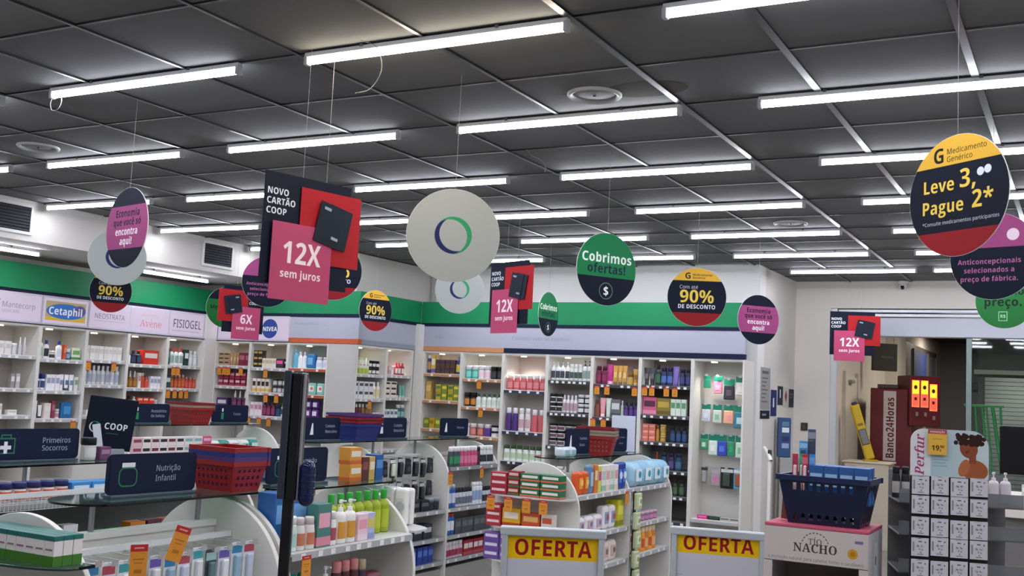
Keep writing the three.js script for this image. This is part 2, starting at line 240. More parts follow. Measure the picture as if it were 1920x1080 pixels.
// ---------- products ----------
const ELL = (g, k) => { const q = g.clone(); q.scale(1, 1, k); return q; };
function build(kind, w, h, d, c) {       // returns a Group whose base is at its origin, front towards +z
  const g = new THREE.Group(), k = `${kind}${w},${h},${d}`, R = w / 2, e = d / w;
  const m = c.map((q, i) => M(q, i ? 0.45 : 0.4));
  const m0 = m[0], m1 = m[1] || m0, m2 = m[2] || m1;
  const L = (n, pts, s = 18) => G(k + n, () => ELL(new THREE.LatheGeometry(pts.map(p => new THREE.Vector2(Math.max(p[0], 0.0004), p[1])), s), e));
  const band = (n, y0, y1, r, arc = 2.2) => G(k + n, () => ELL(new THREE.CylinderGeometry(r + 0.0008, r + 0.0008, y1 - y0, 12, 1, true, -arc / 2, arc).translate(0, (y0 + y1) / 2, 0), e));
  if (kind === 'box') {
    mesh('carton', rbox(w, h, d, 0.0015), m0, g, 0, h / 2, 0);
    if (c[1]) mesh('front_print', box(w * 0.8, h * 0.34, 0.0012), m1, g, 0, h * 0.62, d / 2 + 0.0004);
    if (c[2]) mesh('printed_band', box(w + 0.0012, h * 0.2, d + 0.0012), m2, g, 0, h * 0.14, 0);
  } else if (kind === 'tbox') {           // carton with a coloured top and foot
    mesh('carton', rbox(w, h, d, 0.0015), m0, g, 0, h / 2, 0);
    mesh('top_print', box(w + 0.001, h * 0.16, d + 0.001), m1, g, 0, h * 0.921, 0);
    mesh('foot_print', box(w + 0.001, h * 0.34, d + 0.001), m2, g, 0, h * 0.171, 0);
    mesh('lettering', box(w * 0.7, h * 0.05, 0.001), M('#8d6a72', 0.6), g, 0, h * 0.55, d / 2 + 0.0003);
  } else if (kind === 'bottle') {
    mesh('body', L('b', [[0, 0], [R * 0.92, 0], [R, h * 0.03], [R, h * 0.62], [R * 0.9, h * 0.7], [R * 0.45, h * 0.77], [R * 0.42, h * 0.8], [0, h * 0.8]]), m0, g);
    mesh('cap', L('c', [[0, h * 0.79], [R * 0.5, h * 0.79], [R * 0.5, h * 0.99], [R * 0.44, h], [0, h]]), m1, g);
    if (c[2]) mesh('label', band('l', h * 0.12, h * 0.55, R), m2, g);
  } else if (kind === 'flip') {           // shampoo bottle with a wide flip cap
    mesh('body', L('b', [[0, 0], [R * 0.94, 0], [R, h * 0.03], [R * 0.98, h * 0.55], [R * 0.86, h * 0.74], [R * 0.8, h * 0.76], [0, h * 0.76]]), m0, g);
    mesh('cap', L('c', [[0, h * 0.765], [R * 0.82, h * 0.765], [R * 0.8, h * 0.96], [R * 0.7, h], [0, h]]), m1, g);
    if (c[2]) mesh('label', band('l', h * 0.15, h * 0.52, R), m2, g);
  } else if (kind === 'pump') {
    mesh('body', L('b', [[0, 0], [R * 0.92, 0], [R, h * 0.03], [R, h * 0.6], [R * 0.8, h * 0.69], [R * 0.35, h * 0.73], [0, h * 0.73]]), m0, g);
    mesh('pump_head', G(k + 'p', () => mergeGeometries([new THREE.CylinderGeometry(R * 0.38, R * 0.4, h * 0.08, 14).translate(0, h * 0.77, 0), new THREE.CylinderGeometry(R * 0.12, R * 0.12, h * 0.14, 8).translate(0, h * 0.86, 0), new THREE.CylinderGeometry(R * 0.26, R * 0.3, h * 0.07, 12).translate(0, h * 0.95, 0), new THREE.BoxGeometry(R * 0.2, h * 0.03, R * 0.9).translate(0, h * 0.965, R * 0.45)])), m1, g);
    if (c[2]) mesh('label', band('l', h * 0.12, h * 0.5, R), m2, g);
  } else if (kind === 'tube') {           // squeeze tube standing on its cap, crimped at the top
    mesh('cap', L('c', [[0, 0], [R * 0.72, 0], [R * 0.76, h * 0.01], [R * 0.76, h * 0.15], [0, h * 0.15]]), m1, g);
    mesh('body', G(k + 'b', () => { const q = new THREE.CylinderGeometry(R, R * 0.74, h * 0.85, 18, 5); const p = q.attributes.position; for (let i = 0; i < p.count; i++) { const t = p.getY(i) / (h * 0.85) + 0.5; p.setZ(i, p.getZ(i) * e * (1 - 0.93 * t * t)); p.setX(i, p.getX(i) * (1 + 0.06 * t)); } q.translate(0, h * 0.575, 0); q.computeVertexNormals(); return q; }), m0, g);
    if (c[2]) mesh('label', G(k + 'l', () => new RoundedBoxGeometry(w * 0.62, h * 0.3, d * 0.62, 1, 0.003).translate(0, h * 0.5, d * 0.075)), m2, g);
  } else if (kind === 'jar') {
    mesh('body', L('b', [[0, 0], [R * 0.9, 0], [R * 0.98, h * 0.06], [R * 0.98, h * 0.62], [R * 0.9, h * 0.7], [0, h * 0.7]]), m0, g);
    mesh('lid', L('c', [[0, h * 0.68], [R, h * 0.68], [R, h * 0.96], [R * 0.94, h], [0, h]]), m1, g);
    if (c[2]) mesh('label', band('l', h * 0.14, h * 0.56, R * 0.99), m2, g);
  } else if (kind === 'can') {
    mesh('body', L('b', [[0, 0], [R * 0.95, 0], [R, h * 0.02], [R, h * 0.76], [R * 0.82, h * 0.82], [0, h * 0.82]]), m0, g);
    mesh('cap', L('c', [[0, h * 0.81], [R * 0.86, h * 0.81], [R * 0.86, h * 0.93], [R * 0.6, h * 0.99], [0, h]]), m1, g);
    if (c[2]) mesh('label', band('l', h * 0.2, h * 0.62, R), m2, g);
  } else if (kind === 'spray') {
    mesh('body', L('b', [[0, 0], [R * 0.94, 0], [R, h * 0.03], [R, h * 0.5], [R * 0.4, h * 0.62], [0, h * 0.62]]), m0, g);
    mesh('nozzle', L('c', [[0, h * 0.61], [R * 0.42, h * 0.61], [R * 0.42, h * 0.72], [R * 0.26, h * 0.9], [R * 0.22, h], [0, h]]), m1, g);
    if (c[2]) mesh('label', band('l', h * 0.1, h * 0.4, R), m2, g);
  } else if (kind === 'pack') {           // soft pillow pack
    mesh('wrapper', G(k + 'p', () => { const q = new RoundedBoxGeometry(w, h, d, 4, Math.min(h, d, w) * 0.3); const p = q.attributes.position; for (let i = 0; i < p.count; i++) { const x = p.getX(i) / w * 2, y = p.getY(i) / h * 2; p.setZ(i, p.getZ(i) * (1 - 0.16 * y * y - 0.1 * x * x)); } q.translate(0, h / 2, 0); q.computeVertexNormals(); return q; }), m0, g);
    if (c[1]) mesh('front_print', G(k + 'f', () => new RoundedBoxGeometry(w * 0.62, h * 0.5, 0.004, 2, 0.0015).translate(0, h * 0.5, d * 0.5 - 0.0015)), m1, g);
    if (c[2]) mesh('emblem', G(k + 'e', () => new THREE.CylinderGeometry(h * 0.14, h * 0.14, 0.004, 16).rotateX(PI / 2).translate(w * 0.08, h * 0.52, d * 0.5 + 0.001)), m2, g);
  } else if (kind === 'hang') {           // header card with a pouch, hung from a peg: origin at the hanging hole
    mesh('header_card', G(k + 'h', () => new RoundedBoxGeometry(w, h * 0.3, 0.003, 1, 0.001).translate(0, -h * 0.1, 0)), m0, g);
    mesh('pouch', G(k + 'p', () => { const q = new RoundedBoxGeometry(w * 0.96, h * 0.7, d, 3, Math.min(d, w) * 0.35); const p = q.attributes.position; for (let i = 0; i < p.count; i++) { const y = p.getY(i) / h; p.setZ(i, p.getZ(i) * (1 - 1.1 * Math.max(0, y))); p.setX(i, p.getX(i) * (1 - 0.12 * y)); } q.translate(0, -h * 0.6, 0); q.computeVertexNormals(); return q; }), m1, g);
    if (c[2]) mesh('print', G(k + 'q', () => new RoundedBoxGeometry(w * 0.5, h * 0.28, 0.003, 1, 0.001).translate(0, -h * 0.62, d * 0.5)), m2, g);
  } else if (kind === 'blister') {        // flat card with clear bubble
    mesh('card', G(k + 'h', () => new RoundedBoxGeometry(w, h, 0.0025, 1, 0.001).translate(0, -h * 0.45, 0)), m0, g);
    mesh('bubble', G(k + 'p', () => new RoundedBoxGeometry(w * 0.56, h * 0.62, d, 2, d * 0.4).translate(0, -h * 0.52, d * 0.5)), m1, g);
    if (c[2]) mesh('print', G(k + 'q', () => new THREE.BoxGeometry(w * 0.9, h * 0.16, 0.0012).translate(0, -h * 0.1, 0.0018)), m2, g);
  }
  return g;
}
const KINDNAME = { box: 'product_carton', tbox: 'medicine_carton', bottle: 'screw_cap_bottle', flip: 'shampoo_bottle', pump: 'pump_bottle', tube: 'cream_tube', jar: 'cosmetic_jar', can: 'aerosol_can', spray: 'spray_bottle', pack: 'soft_pack', hang: 'hanging_pouch', blister: 'blister_card' };
const CATNAME = { box: 'carton', tbox: 'carton', bottle: 'bottle', flip: 'bottle', pump: 'bottle', tube: 'tube', jar: 'jar', can: 'can', spray: 'bottle', pack: 'pack', hang: 'pouch', blister: 'blister card' };
const proto = {}, sets = {};
function plural(s) { const w = s.split(' '); let l = w.pop(); l = /(x|ch|sh|s)$/.test(l) ? l + 'es' : l + 's'; return [...w, l].join(' '); }
function product(kind, w, h, d, cols, desc, loc, x, y, z, ry) {
  const c = cols.split ? cols.split(' ') : cols, key = kind + [w, h, d, ...c];
  const g = (proto[key] || (proto[key] = build(kind, w, h, d, c))).clone();
  g.name = numbered(KINDNAME[kind]); g.position.set(x, y, z); g.rotation.y = ry; g.userData = { category: CATNAME[kind] };
  scene.add(g); const k = desc + '|' + loc; (sets[k] || (sets[k] = { desc, loc, list: [] })).list.push(g); return g;
}
function labelProducts() {
  for (const { desc, loc, list } of Object.values(sets)) list.forEach((g, i) => {
    if (list.length === 1) { g.userData.label = `${desc}, ${loc}`; return; }
    g.userData.group = `${plural(desc)}, ${loc}`;
    g.userData.label = `${i === list.length - 1 && list.length > 2 ? 'last' : ORD[i + 1]} of ${NUM[list.length] || list.length} ${plural(desc)}, ${loc}`;
    if (g.userData.label.split(/\s+/).length > 16) g.userData.label = `${ORD[i + 1]} ${desc}, ${loc}`;
  });
}
// a row of products on a shelf, left to right as seen from the front. items: [kind, n, w, h, d, colours, description, {stack, back}] or a number (gap in metres)
function row(u, y, loc, items, o = {}) {
  const W = o.W || u.W - 0.045, x0 = o.x0 === undefined ? 0.022 : o.x0, front = o.front === undefined ? -0.035 : o.front;
  let need = 0, n = 0; for (const it of items) { if (typeof it === 'number') need += it; else { need += it[1] * it[2]; n += it[1]; } }
  const gap = Math.max(0.0015, Math.min(o.gap || 0.012, (W - need) / (n + 1)));
  let x = x0 + Math.max(gap, o.centre ? (W - need - gap * (n - 1)) / 2 : gap);
  const ca = Math.cos(u.ry), sa = Math.sin(u.ry);
  for (const it of items) {
    if (typeof it === 'number') { x += it; continue; }
    const [kind, cnt, w, h, d, cols, desc, p = {}] = it; const lay = p.stack || 1, deep = p.deep || 1;
    const cl = Array.isArray(cols) ? cols : [cols];
    for (let l = 0; l < lay; l++) {
      let xx = x;
      for (let i = 0; i < cnt; i++) {
        for (let q = 0; q < deep; q++) {
          const lx = xx + w / 2, lz = front - d / 2 - q * (d + 0.003) - rr(0, p.jit === undefined ? 0.008 : p.jit);
          const dd = desc + (lay > 1 ? '' : '');
          product(kind, w, h, d, cl[i % cl.length], (lay > 1 ? ['lower ', 'upper ', 'topmost '][l + (lay === 3 ? 0 : 0)] : '') + (deep > 1 ? ['front ', 'middle ', 'rear '][q] : '') + dd, loc, u.x + lx * ca + lz * sa, y + l * (h + 0.0008) + (o.lift || 0) + 0.0004, u.z - lx * sa + lz * ca, u.ry + rr(-0.03, 0.03) * (p.turn === undefined ? 1 : p.turn));
        }
        xx += w + gap;
      }
    }
    x += cnt * (w + gap);
  }
}
// products hung on pegs: list of [kind, w, h, d, colours, description]
function pegs(u, y, loc, list, o = {}) {
  const ca = Math.cos(u.ry), sa = Math.sin(u.ry), W = o.W || u.W - 0.06, x0 = o.x0 === undefined ? 0.03 : o.x0, zb = o.back === undefined ? -0.335 : o.back, len = o.len || 0.2;
  const pegMat = M('#c9cacc', 0.3, { metalness: 0.7 });
  list.forEach((it, i) => {
    const lx = x0 + (i + 0.5) * W / list.length, hy = y + (it[6] || 0);
    const p = mesh('peg_hook', G('peg' + len, () => mergeGeometries([new THREE.CylinderGeometry(0.0025, 0.0025, len, 6).rotateX(PI / 2).translate(0, 0, len / 2), new THREE.BoxGeometry(0.03, 0.022, 0.002).translate(0, 0.004, len)].map(q => q.toNonIndexed()))), pegMat, u.t, lx, hy + 0.006, zb);
    const nn = it[7] || 1;
    for (let q = 0; q < nn; q++) { const lz = zb + len - 0.03 - q * 0.03; product(it[0], it[1], it[2], it[3], it[4], it[5] + (nn > 1 ? '' : ''), loc, u.x + lx * ca + lz * sa, hy, u.z - lx * sa + lz * ca, u.ry + rr(-0.06, 0.06)); }
  });
}
// ---------- wall shelf units and what stands on them ----------
{
  const lx = -8.45, q = PI / 2;
  wallUnit('La', 'white shelf unit under the grey arc logo, cut by the photo edge', lx, LZ[0], q, 0.52, [1.74, 1.44, 1.2, 0.95, 0.6], { promo: [[], [], [], [0.9]] });
  wallUnit('Lb', 'white shelf unit under the blue oval logo panel', lx, LZ[1], q, 0.52, [1.72, 1.43, 1.17, 0.9, 0.6], { promo: [[], [], [0.85]] });
  wallUnit('Lc', 'white shelf unit under the thin grey capitals panel', lx, LZ[2], q, 0.51, [1.74, 1.5, 1.2, 0.9, 0.6], { promo: [[0.08, 0.68]] });
  wallUnit('Ld', 'white shelf unit under the pale red serif panel', lx, LZ[3], q, 0.52, [1.72, 1.48, 1.28, 0.95, 0.6]);
  wallUnit('Le', 'white shelf unit under the tall dark capitals panel', lx, LZ[4], q, 0.51, [1.73, 1.49, 1.27, 0.95, 0.6], { promo: [[0.2, 0.32], [0.1, 0.28, 0.45, 0.6]] });
  wallUnit('J1', 'white shelf unit under the bright pink lettering panel', -8.44, -8.8, 0, 0.5, [1.76, 1.54, 1.29, 0.95, 0.6], { promo: [[0.16, 0.3, 0.42, 0.78]] });
  wallUnit('J2', 'white shelf unit under the round navy logo panel', -7.94, -8.8, 0, 0.52, [1.75, 1.49, 1.24, 0.95, 0.6], { promo: [[0.45], [0.5, 0.78], [0.08, 0.36, 0.62]] });
  wallUnit('J3', 'narrow shelf unit under the orange strip beside the white column', -7.42, -8.8, 0, 0.53, [1.76, 1.49, 1.25, 0.95, 0.6], { rail: '#b0583c', back: '#8f9a94', tags: 2 });
  slab('wall_column_panel', [-6.885, 0, -8.815], [-6.525, 2.02, -8.795], M('#bfbeb9', 0.6));
  wallUnit('B1', 'shelf unit under the grey strip, next to the white column', -6.52, -8.8, q, 0.53, [1.73, 1.48, 1.26, 0.95, 0.6], { promo: [[], [0.5]] , spot: 1.4 });
  wallUnit('B2', 'shelf unit under the grey strip, next to the corner post', -6.52, -9.33, q, 0.5, [1.74, 1.5, 1.27, 0.95, 0.6], { spot: 1.4 });
  const BX = [-6.475, -5.975, -5.46, -4.94, -4.43, -3.91, -3.37, -2.86], bz = -9.95;
  const bw = (i) => BX[i + 1] - BX[i];
  const tan = '#c08a62', nv = '#2c3657';
  wallUnit('K1', 'first back wall shelf unit, orange rails, beside the corner post', BX[0], bz, 0, bw(0), [1.78, 1.49, 1.18, 0.9, 0.55], { rail: tan, tags: 2 , spot: 1.5, back: '#cfc9c4' });
  wallUnit('K2', 'second back wall shelf unit, orange rails', BX[1], bz, 0, bw(1), [1.74, 1.44, 1.13, 0.85, 0.5], { rail: tan, promo: [[0.45], [0.52]] , spot: 1.5, back: '#cfc9c4' });
  wallUnit('K3', 'third back wall shelf unit, holding pink and purple bottles', BX[2], bz, 0, bw(2), [1.64, 1.21, 0.9, 0.6], { rail: nv , spot: 1.5, back: '#cfc9c4' });
  wallUnit('K4', 'fourth back wall shelf unit, full of white and black jars', BX[3], bz, 0, bw(3), [1.76, 1.43, 1.09, 0.78, 0.45], { rail: '#3a3d44', tags: 7, dark: true , spot: 1.5, back: '#cfc9c4' });
  wallUnit('K5', 'fifth back wall shelf unit, with magenta and gold tubes', BX[4], bz, 0, bw(4), [1.74, 1.41, 1.1, 0.78, 0.45], { dark: true, rail: '#3a3d44', promo: [[0.12, 0.33, 0.9], [0.06, 0.28]], back: '#8d8a86' , spot: 0.9 });
  wallUnit('K6', 'sixth back wall shelf unit, dark bottles above pink cartons', BX[5], bz, 0, bw(5), [1.75, 1.46, 1.2, 0.93, 0.69, 0.45], { dark: true, rail: '#3a3d44', tags: 6, promo: [[0.1, 0.24, 0.52, 0.68], [], [], []], back: '#85827e' , spot: 0.9 });
  wallUnit('K7', 'last back wall unit, hung with green topped pouches on pegs', BX[6], bz, 0, bw(6), [0.5], { back: '#cfcfca', tags: 0 , spot: 0.9 });

  // left wall products
  let u = UNIT.La, T = 'top shelf under the grey arc logo';
  row(u, 1.74, T, [0.03, ['box', 1, .05, .12, .05, '#b9b6b4 #e6e2e0 #2a2a2c', 'grey carton with black foot'], ['box', 2, .06, .115, .06, '#dcd8d6 #c2bfbf', 'pale grey square carton'], ['jar', 1, .06, .1, .06, '#c9c6c8 #f1efee', 'silver white lidded jar'], ['spray', 2, .035, .16, .035, '#bdbcc2 #e6e6ea', 'slim silver bottle']]);
  row(u, 1.44, 'second shelf under the grey arc logo', [0.08, ['tube', 1, .07, .16, .04, '#efeceb #dedcdc', 'tall white cream tube'], 0.09, ['box', 1, .04, .13, .04, '#8f8c8b #d9d4d0', 'dark grey slim carton'], ['box', 1, .04, .13, .04, '#b7b2ae #e4dfdb', 'pale grey slim carton']]);
  row(u, 1.2, 'third shelf under the grey arc logo', [['box', 3, .055, .1, .05, '#e7e3e0 #cdb8a6', 'white carton with beige print'], 0.05, ['box', 1, .09, .045, .05, '#eae7e4 #ccc8c4', 'low white carton']]);
  row(u, 0.95, 'fourth shelf under the grey arc logo', [['box', 2, .05, .05, .05, '#f0efec', 'small white carton'], ['box', 1, .13, .05, .05, '#f0efec', 'wide white carton']]);
  u = UNIT.Lb;
  row(u, 1.72, 'top shelf under the blue oval logo', [['bottle', 1, .05, .19, .05, '#e9ebe6 #2a3152 #b9d0b0', 'white bottle with dark cap'], ['bottle', 1, .055, .17, .05, '#eceae9 #2b3f86 #22262c', 'white bottle with black label'], ['jar', 1, .07, .075, .07, '#eceae9 #efefef #30363c', 'squat white jar'], ['bottle', 1, .06, .17, .05, '#eceae9 #27408f #cfd6e2', 'white bottle with blue cap'], ['box', 1, .024, .14, .04, '#d4552e #e88a5a', 'slim orange carton'], ['jar', 1, .05, .1, .05, '#2f4a8a #dfe2e6 #8fa2d0', 'navy jar with white lid'], ['box', 1, .095, .115, .06, '#dfe8d4 #7cae5c #4c8f48', 'green and white carton']]);
  row(u, 1.43, 'second shelf under the blue oval logo', [['jar', 2, .05, .15, .05, '#e9e9ee #27356e #39497d', 'white tub with navy lid'], ['box', 3, .045, .145, .05, '#ecebee #9ca3b6', 'tall white carton'], ['tube', 3, .05, .15, .035, ['#e9e8ea #e1e1e4 #7f8fb0', '#e9e8ea #2b3a6c #586a9a'], 'white tube on its cap'], ['box', 1, .04, .13, .05, '#e5ebe4 #7fa97b', 'white carton with green print']]);
  row(u, 1.17, 'third shelf under the blue oval logo', [['tube', 1, .04, .16, .03, '#ededec #d8d8d8', 'slim white tube'], ['tube', 1, .04, .12, .03, '#ededec #22262c', 'slim white tube with black cap'], ['box', 1, .07, .14, .06, '#e4d6cf #e9e4e0', 'cream carton'], ['box', 1, .035, .16, .05, '#8e3550 #b1687f', 'maroon slim carton'], ['jar', 1, .05, .085, .05, '#e8e2df #dcd6d4 #b3868c', 'small white jar'], ['pack', 1, .125, .15, .05, '#1f6ca6 #3f92c4', 'teal blue pouch']]);
  row(u, 0.9, 'fourth shelf under the blue oval logo', [['jar', 3, .06, .09, .06, '#ecebe8 #e2e1de', 'white lidded jar'], ['box', 2, .06, .06, .06, '#e8e6e2 #b8b4b0', 'low white carton'], 0.05, ['box', 1, .05, .11, .05, '#dcc9b4 #eee6de', 'beige carton']]);
  u = UNIT.Lc;
  row(u, 1.74, 'top shelf under the grey capitals panel', [['box', 8, .052, .13, .045, ['#dcd9d5 #c9c2bd', '#e4e1de #cfc6c2'], 'pale carton in a long row']], { gap: .004 });
  row(u, 1.5, 'second shelf under the grey capitals panel', [['bottle', 8, .05, .18, .045, ['#d8d9dd #ececee #b9bcc6', '#c7cad1 #e6e6e8 #9aa4b8'], 'silver white bottle']], { gap: .005 });
  row(u, 1.2, 'third shelf under the grey capitals panel', [0.06, ['box', 1, .2, .05, .06, '#ecebe9 #d8d6d4', 'long white carton']]);
  u = UNIT.Ld;
  row(u, 1.72, 'top shelf under the red serif panel', [['spray', 1, .05, .15, .05, '#e6e6ec #f2f2f4', 'white spray bottle'], ['bottle', 2, .06, .13, .06, '#20243a #2b3048 #3a4260', 'navy bottle'], ['box', 1, .205, .145, .09, '#c5301f #d9c8c2', 'large bright red carton']]);
  row(u, 1.48, 'second shelf under the red serif panel', [['spray', 3, .05, .165, .05, '#8f5f22 #ece7de #a8752f', 'amber bottle with white pump'], ['box', 1, .035, .15, .04, '#e9dcd2 #c98a70', 'slim cream carton'], ['bottle', 1, .05, .15, .05, '#b5452c #efe7dc', 'rust red bottle'], ['bottle', 1, .045, .11, .045, '#d4483e #e05c50', 'small red bottle'], 0.01, ['box', 3, .04, .12, .04, '#e5e3ea #9aa0bd', 'white carton with blue print']]);
  row(u, 1.28, 'third shelf under the red serif panel', [['bottle', 2, .06, .12, .06, '#2a1a1c #3a2426', 'very dark bottle'], ['bottle', 1, .045, .11, .045, '#efedec #d9d7d6', 'white bottle'], ['box', 3, .07, .05, .06, '#e3472c #f0d6cc', 'red and white carton', { stack: 2 }], ['jar', 1, .06, .08, .06, '#b6bfd0 #e2e4ea', 'pale blue jar']]);
  u = UNIT.Le;
  row(u, 1.73, 'top shelf under the tall dark capitals', [['box', 1, .045, .17, .05, '#31524c #5f8a80', 'dark green carton'], ['bottle', 3, .055, .18, .05, '#dfe3df #c23a3a #8fa8a2', 'white bottle with red cap'], ['box', 1, .06, .17, .05, '#22403e #e1e6e2', 'deep green carton with white print'], ['bottle', 2, .055, .16, .05, '#c9cdd2 #eeeeee #dfe2e6', 'clear pale bottle']]);
  row(u, 1.49, 'second shelf under the tall dark capitals', [['box', 1, .09, .13, .06, '#1f4b4c #cfe0de', 'teal carton'], ['bottle', 4, .05, .14, .045, '#a8491f #e7b08a #c9652f', 'burnt orange bottle'], ['bottle', 3, .05, .12, .045, '#b4322c #df8a78 #cc5a48', 'crimson bottle']]);
  row(u, 1.27, 'third shelf under the tall dark capitals', [['box', 4, .075, .075, .06, ['#1f3f78 #6f8fc2', '#1f5f70 #72aab4'], 'deep blue low carton'], ['box', 2, .07, .06, .06, '#2a7d86 #9fd0d2', 'teal low carton']]);
  u = UNIT.J1;
  row(u, 1.76, 'top shelf under the pink panel', [['box', 2, .075, .045, .06, '#b59a78 #3a2c20', 'tan carton with dark print', { stack: 3 }], ['tube', 3, .045, .14, .03, '#a8875a #8d6a3c #c9ad80', 'gold squeeze tube'], ['box', 2, .085, .14, .06, '#7c2436 #b2647a', 'wine red carton']]);
  row(u, 1.54, 'second shelf under the pink panel', [['box', 5, .07, .075, .06, ['#8c1f3c #d6a2b4 #a8304e', '#7d1a38 #e2c6cf #a8304e'], 'crimson carton', { stack: 2 }]]);
  row(u, 1.29, 'third shelf under the pink panel', [['box', 1, .15, .115, .07, '#4a2a63 #d7d2dc', 'purple carton with white top'], 0.05, ['spray', 3, .06, .2, .05, '#5c1f4a #f1eeee #7d3a68', 'white nozzle bottle with plum body']]);
  u = UNIT.J2;
  row(u, 1.75, 'top shelf under the round navy logo', [['box', 2, .06, .06, .06, '#1f1a14 #c8a555', 'black and gold carton', { stack: 3 }], ['box', 4, .045, .1, .05, '#e3ddd0 #c8b898', 'ivory carton'], ['box', 1, .1, .1, .06, '#3b3238 #f05aa8', 'black carton with pink top'], ['jar', 1, .06, .07, .06, '#2c2a2e #d8d4d0', 'black jar with pale lid']]);
  row(u, 1.49, 'second shelf under the round navy logo', [['box', 4, .05, .14, .05, '#e9e2d2 #3a2f2c #e6b45a', 'cream carton with yellow foot'], 0.03, ['jar', 3, .055, .075, .055, '#9b9a9a #3a3a3e #c9c9c9', 'grey jar with dark lid', { stack: 2 }]]);
  row(u, 1.24, 'third shelf under the round navy logo', [['box', 3, .05, .14, .05, '#eae4ea #c98aa8', 'white carton with pink print'], ['bottle', 3, .055, .15, .05, '#6d1f48 #3d1430 #94406a', 'plum bottle'], ['jar', 1, .07, .12, .07, '#274a7a #26324a', 'navy jar'], ['can', 1, .07, .13, .07, '#cfd4cf #7fa58f #3d5c4c', 'pale green can']]);
  u = UNIT.J3;
  row(u, 1.76, 'top shelf under the orange strip', [['bottle', 1, .06, .2, .05, '#69b4d4 #9ad0e4', 'light blue bottle'], ['bottle', 2, .045, .17, .045, '#eceff2 #e0e3e8', 'slim white bottle'], ['pack', 1, .11, .15, .07, '#2173b0 #74b6de', 'blue soft pack'], ['flip', 2, .075, .12, .06, '#e7e9ee #dcdfe6 #cdd6ea', 'white bottle with lilac label']]);
  row(u, 1.49, 'second shelf under the orange strip', [0.12, ['pack', 1, .09, .17, .06, '#e3e6e2 #cfdcd6', 'white soft pack'], ['pack', 2, .1, .12, .06, '#8fc4b8 #eef2f0 #d66', 'mint green soft pack']]);
  row(u, 1.25, 'third shelf under the orange strip', [0.1, ['pack', 3, .085, .09, .07, '#51297a #e4ddec', 'purple soft pack', { stack: 2 }]]);
  u = UNIT.B1;
  row(u, 1.73, 'top shelf next to the white column', [['tbox', 4, .05, .165, .05, '#e6e8d6 #c7cba8 #b6c25a', 'white carton with green foot'], ['jar', 3, .055, .07, .055, '#3a3238 #241f24 #e2e2e2', 'dark lidded jar', { stack: 2 }]]);
  row(u, 1.48, 'second shelf next to the white column', [['box', 4, .075, .085, .06, '#e2e2e4 #4a4a52', 'white carton with dark swirl', { stack: 2 }], ['bottle', 2, .05, .17, .045, '#e9e3d0 #f1efe8 #d9c99c', 'cream bottle with white cap']]);
  row(u, 1.26, 'third shelf next to the white column', [['bottle', 3, .05, .16, .045, '#5c2028 #efeae6', 'dark red bottle'], ['bottle', 3, .05, .16, .045, '#9b6a3a #efeae6', 'amber bottle'], ['box', 1, .11, .075, .06, '#dedcda #3a3436', 'white low carton']]);
  u = UNIT.B2;
  row(u, 1.74, 'top shelf next to the corner post', [['box', 2, .05, .1, .05, '#c8a0a8 #eadadd', 'pink carton'], ['jar', 1, .06, .09, .06, '#e4e2e2 #d9d5d5', 'white jar'], ['bottle', 3, .05, .13, .045, '#9d1f2c #c9444c #e6d9d4', 'red bottle']]);
  row(u, 1.5, 'second shelf next to the corner post', [['box', 2, .11, .055, .06, '#e4dcd2 #2f2b2b', 'cream flat carton', { stack: 3 }], ['tube', 1, .05, .14, .035, '#3c2f36 #e6c8ce', 'dark tube with pink label'], ['tube', 2, .05, .13, .035, '#6fae98 #a9d3c4', 'mint tube']]);
  row(u, 1.27, 'third shelf next to the corner post', [['box', 4, .06, .1, .05, '#dfe3e6 #6e7a86', 'white carton with grey print'], ['flip', 2, .07, .15, .05, '#2f6a62 #dfe6e4 #88b4ac', 'dark teal bottle']]);
}
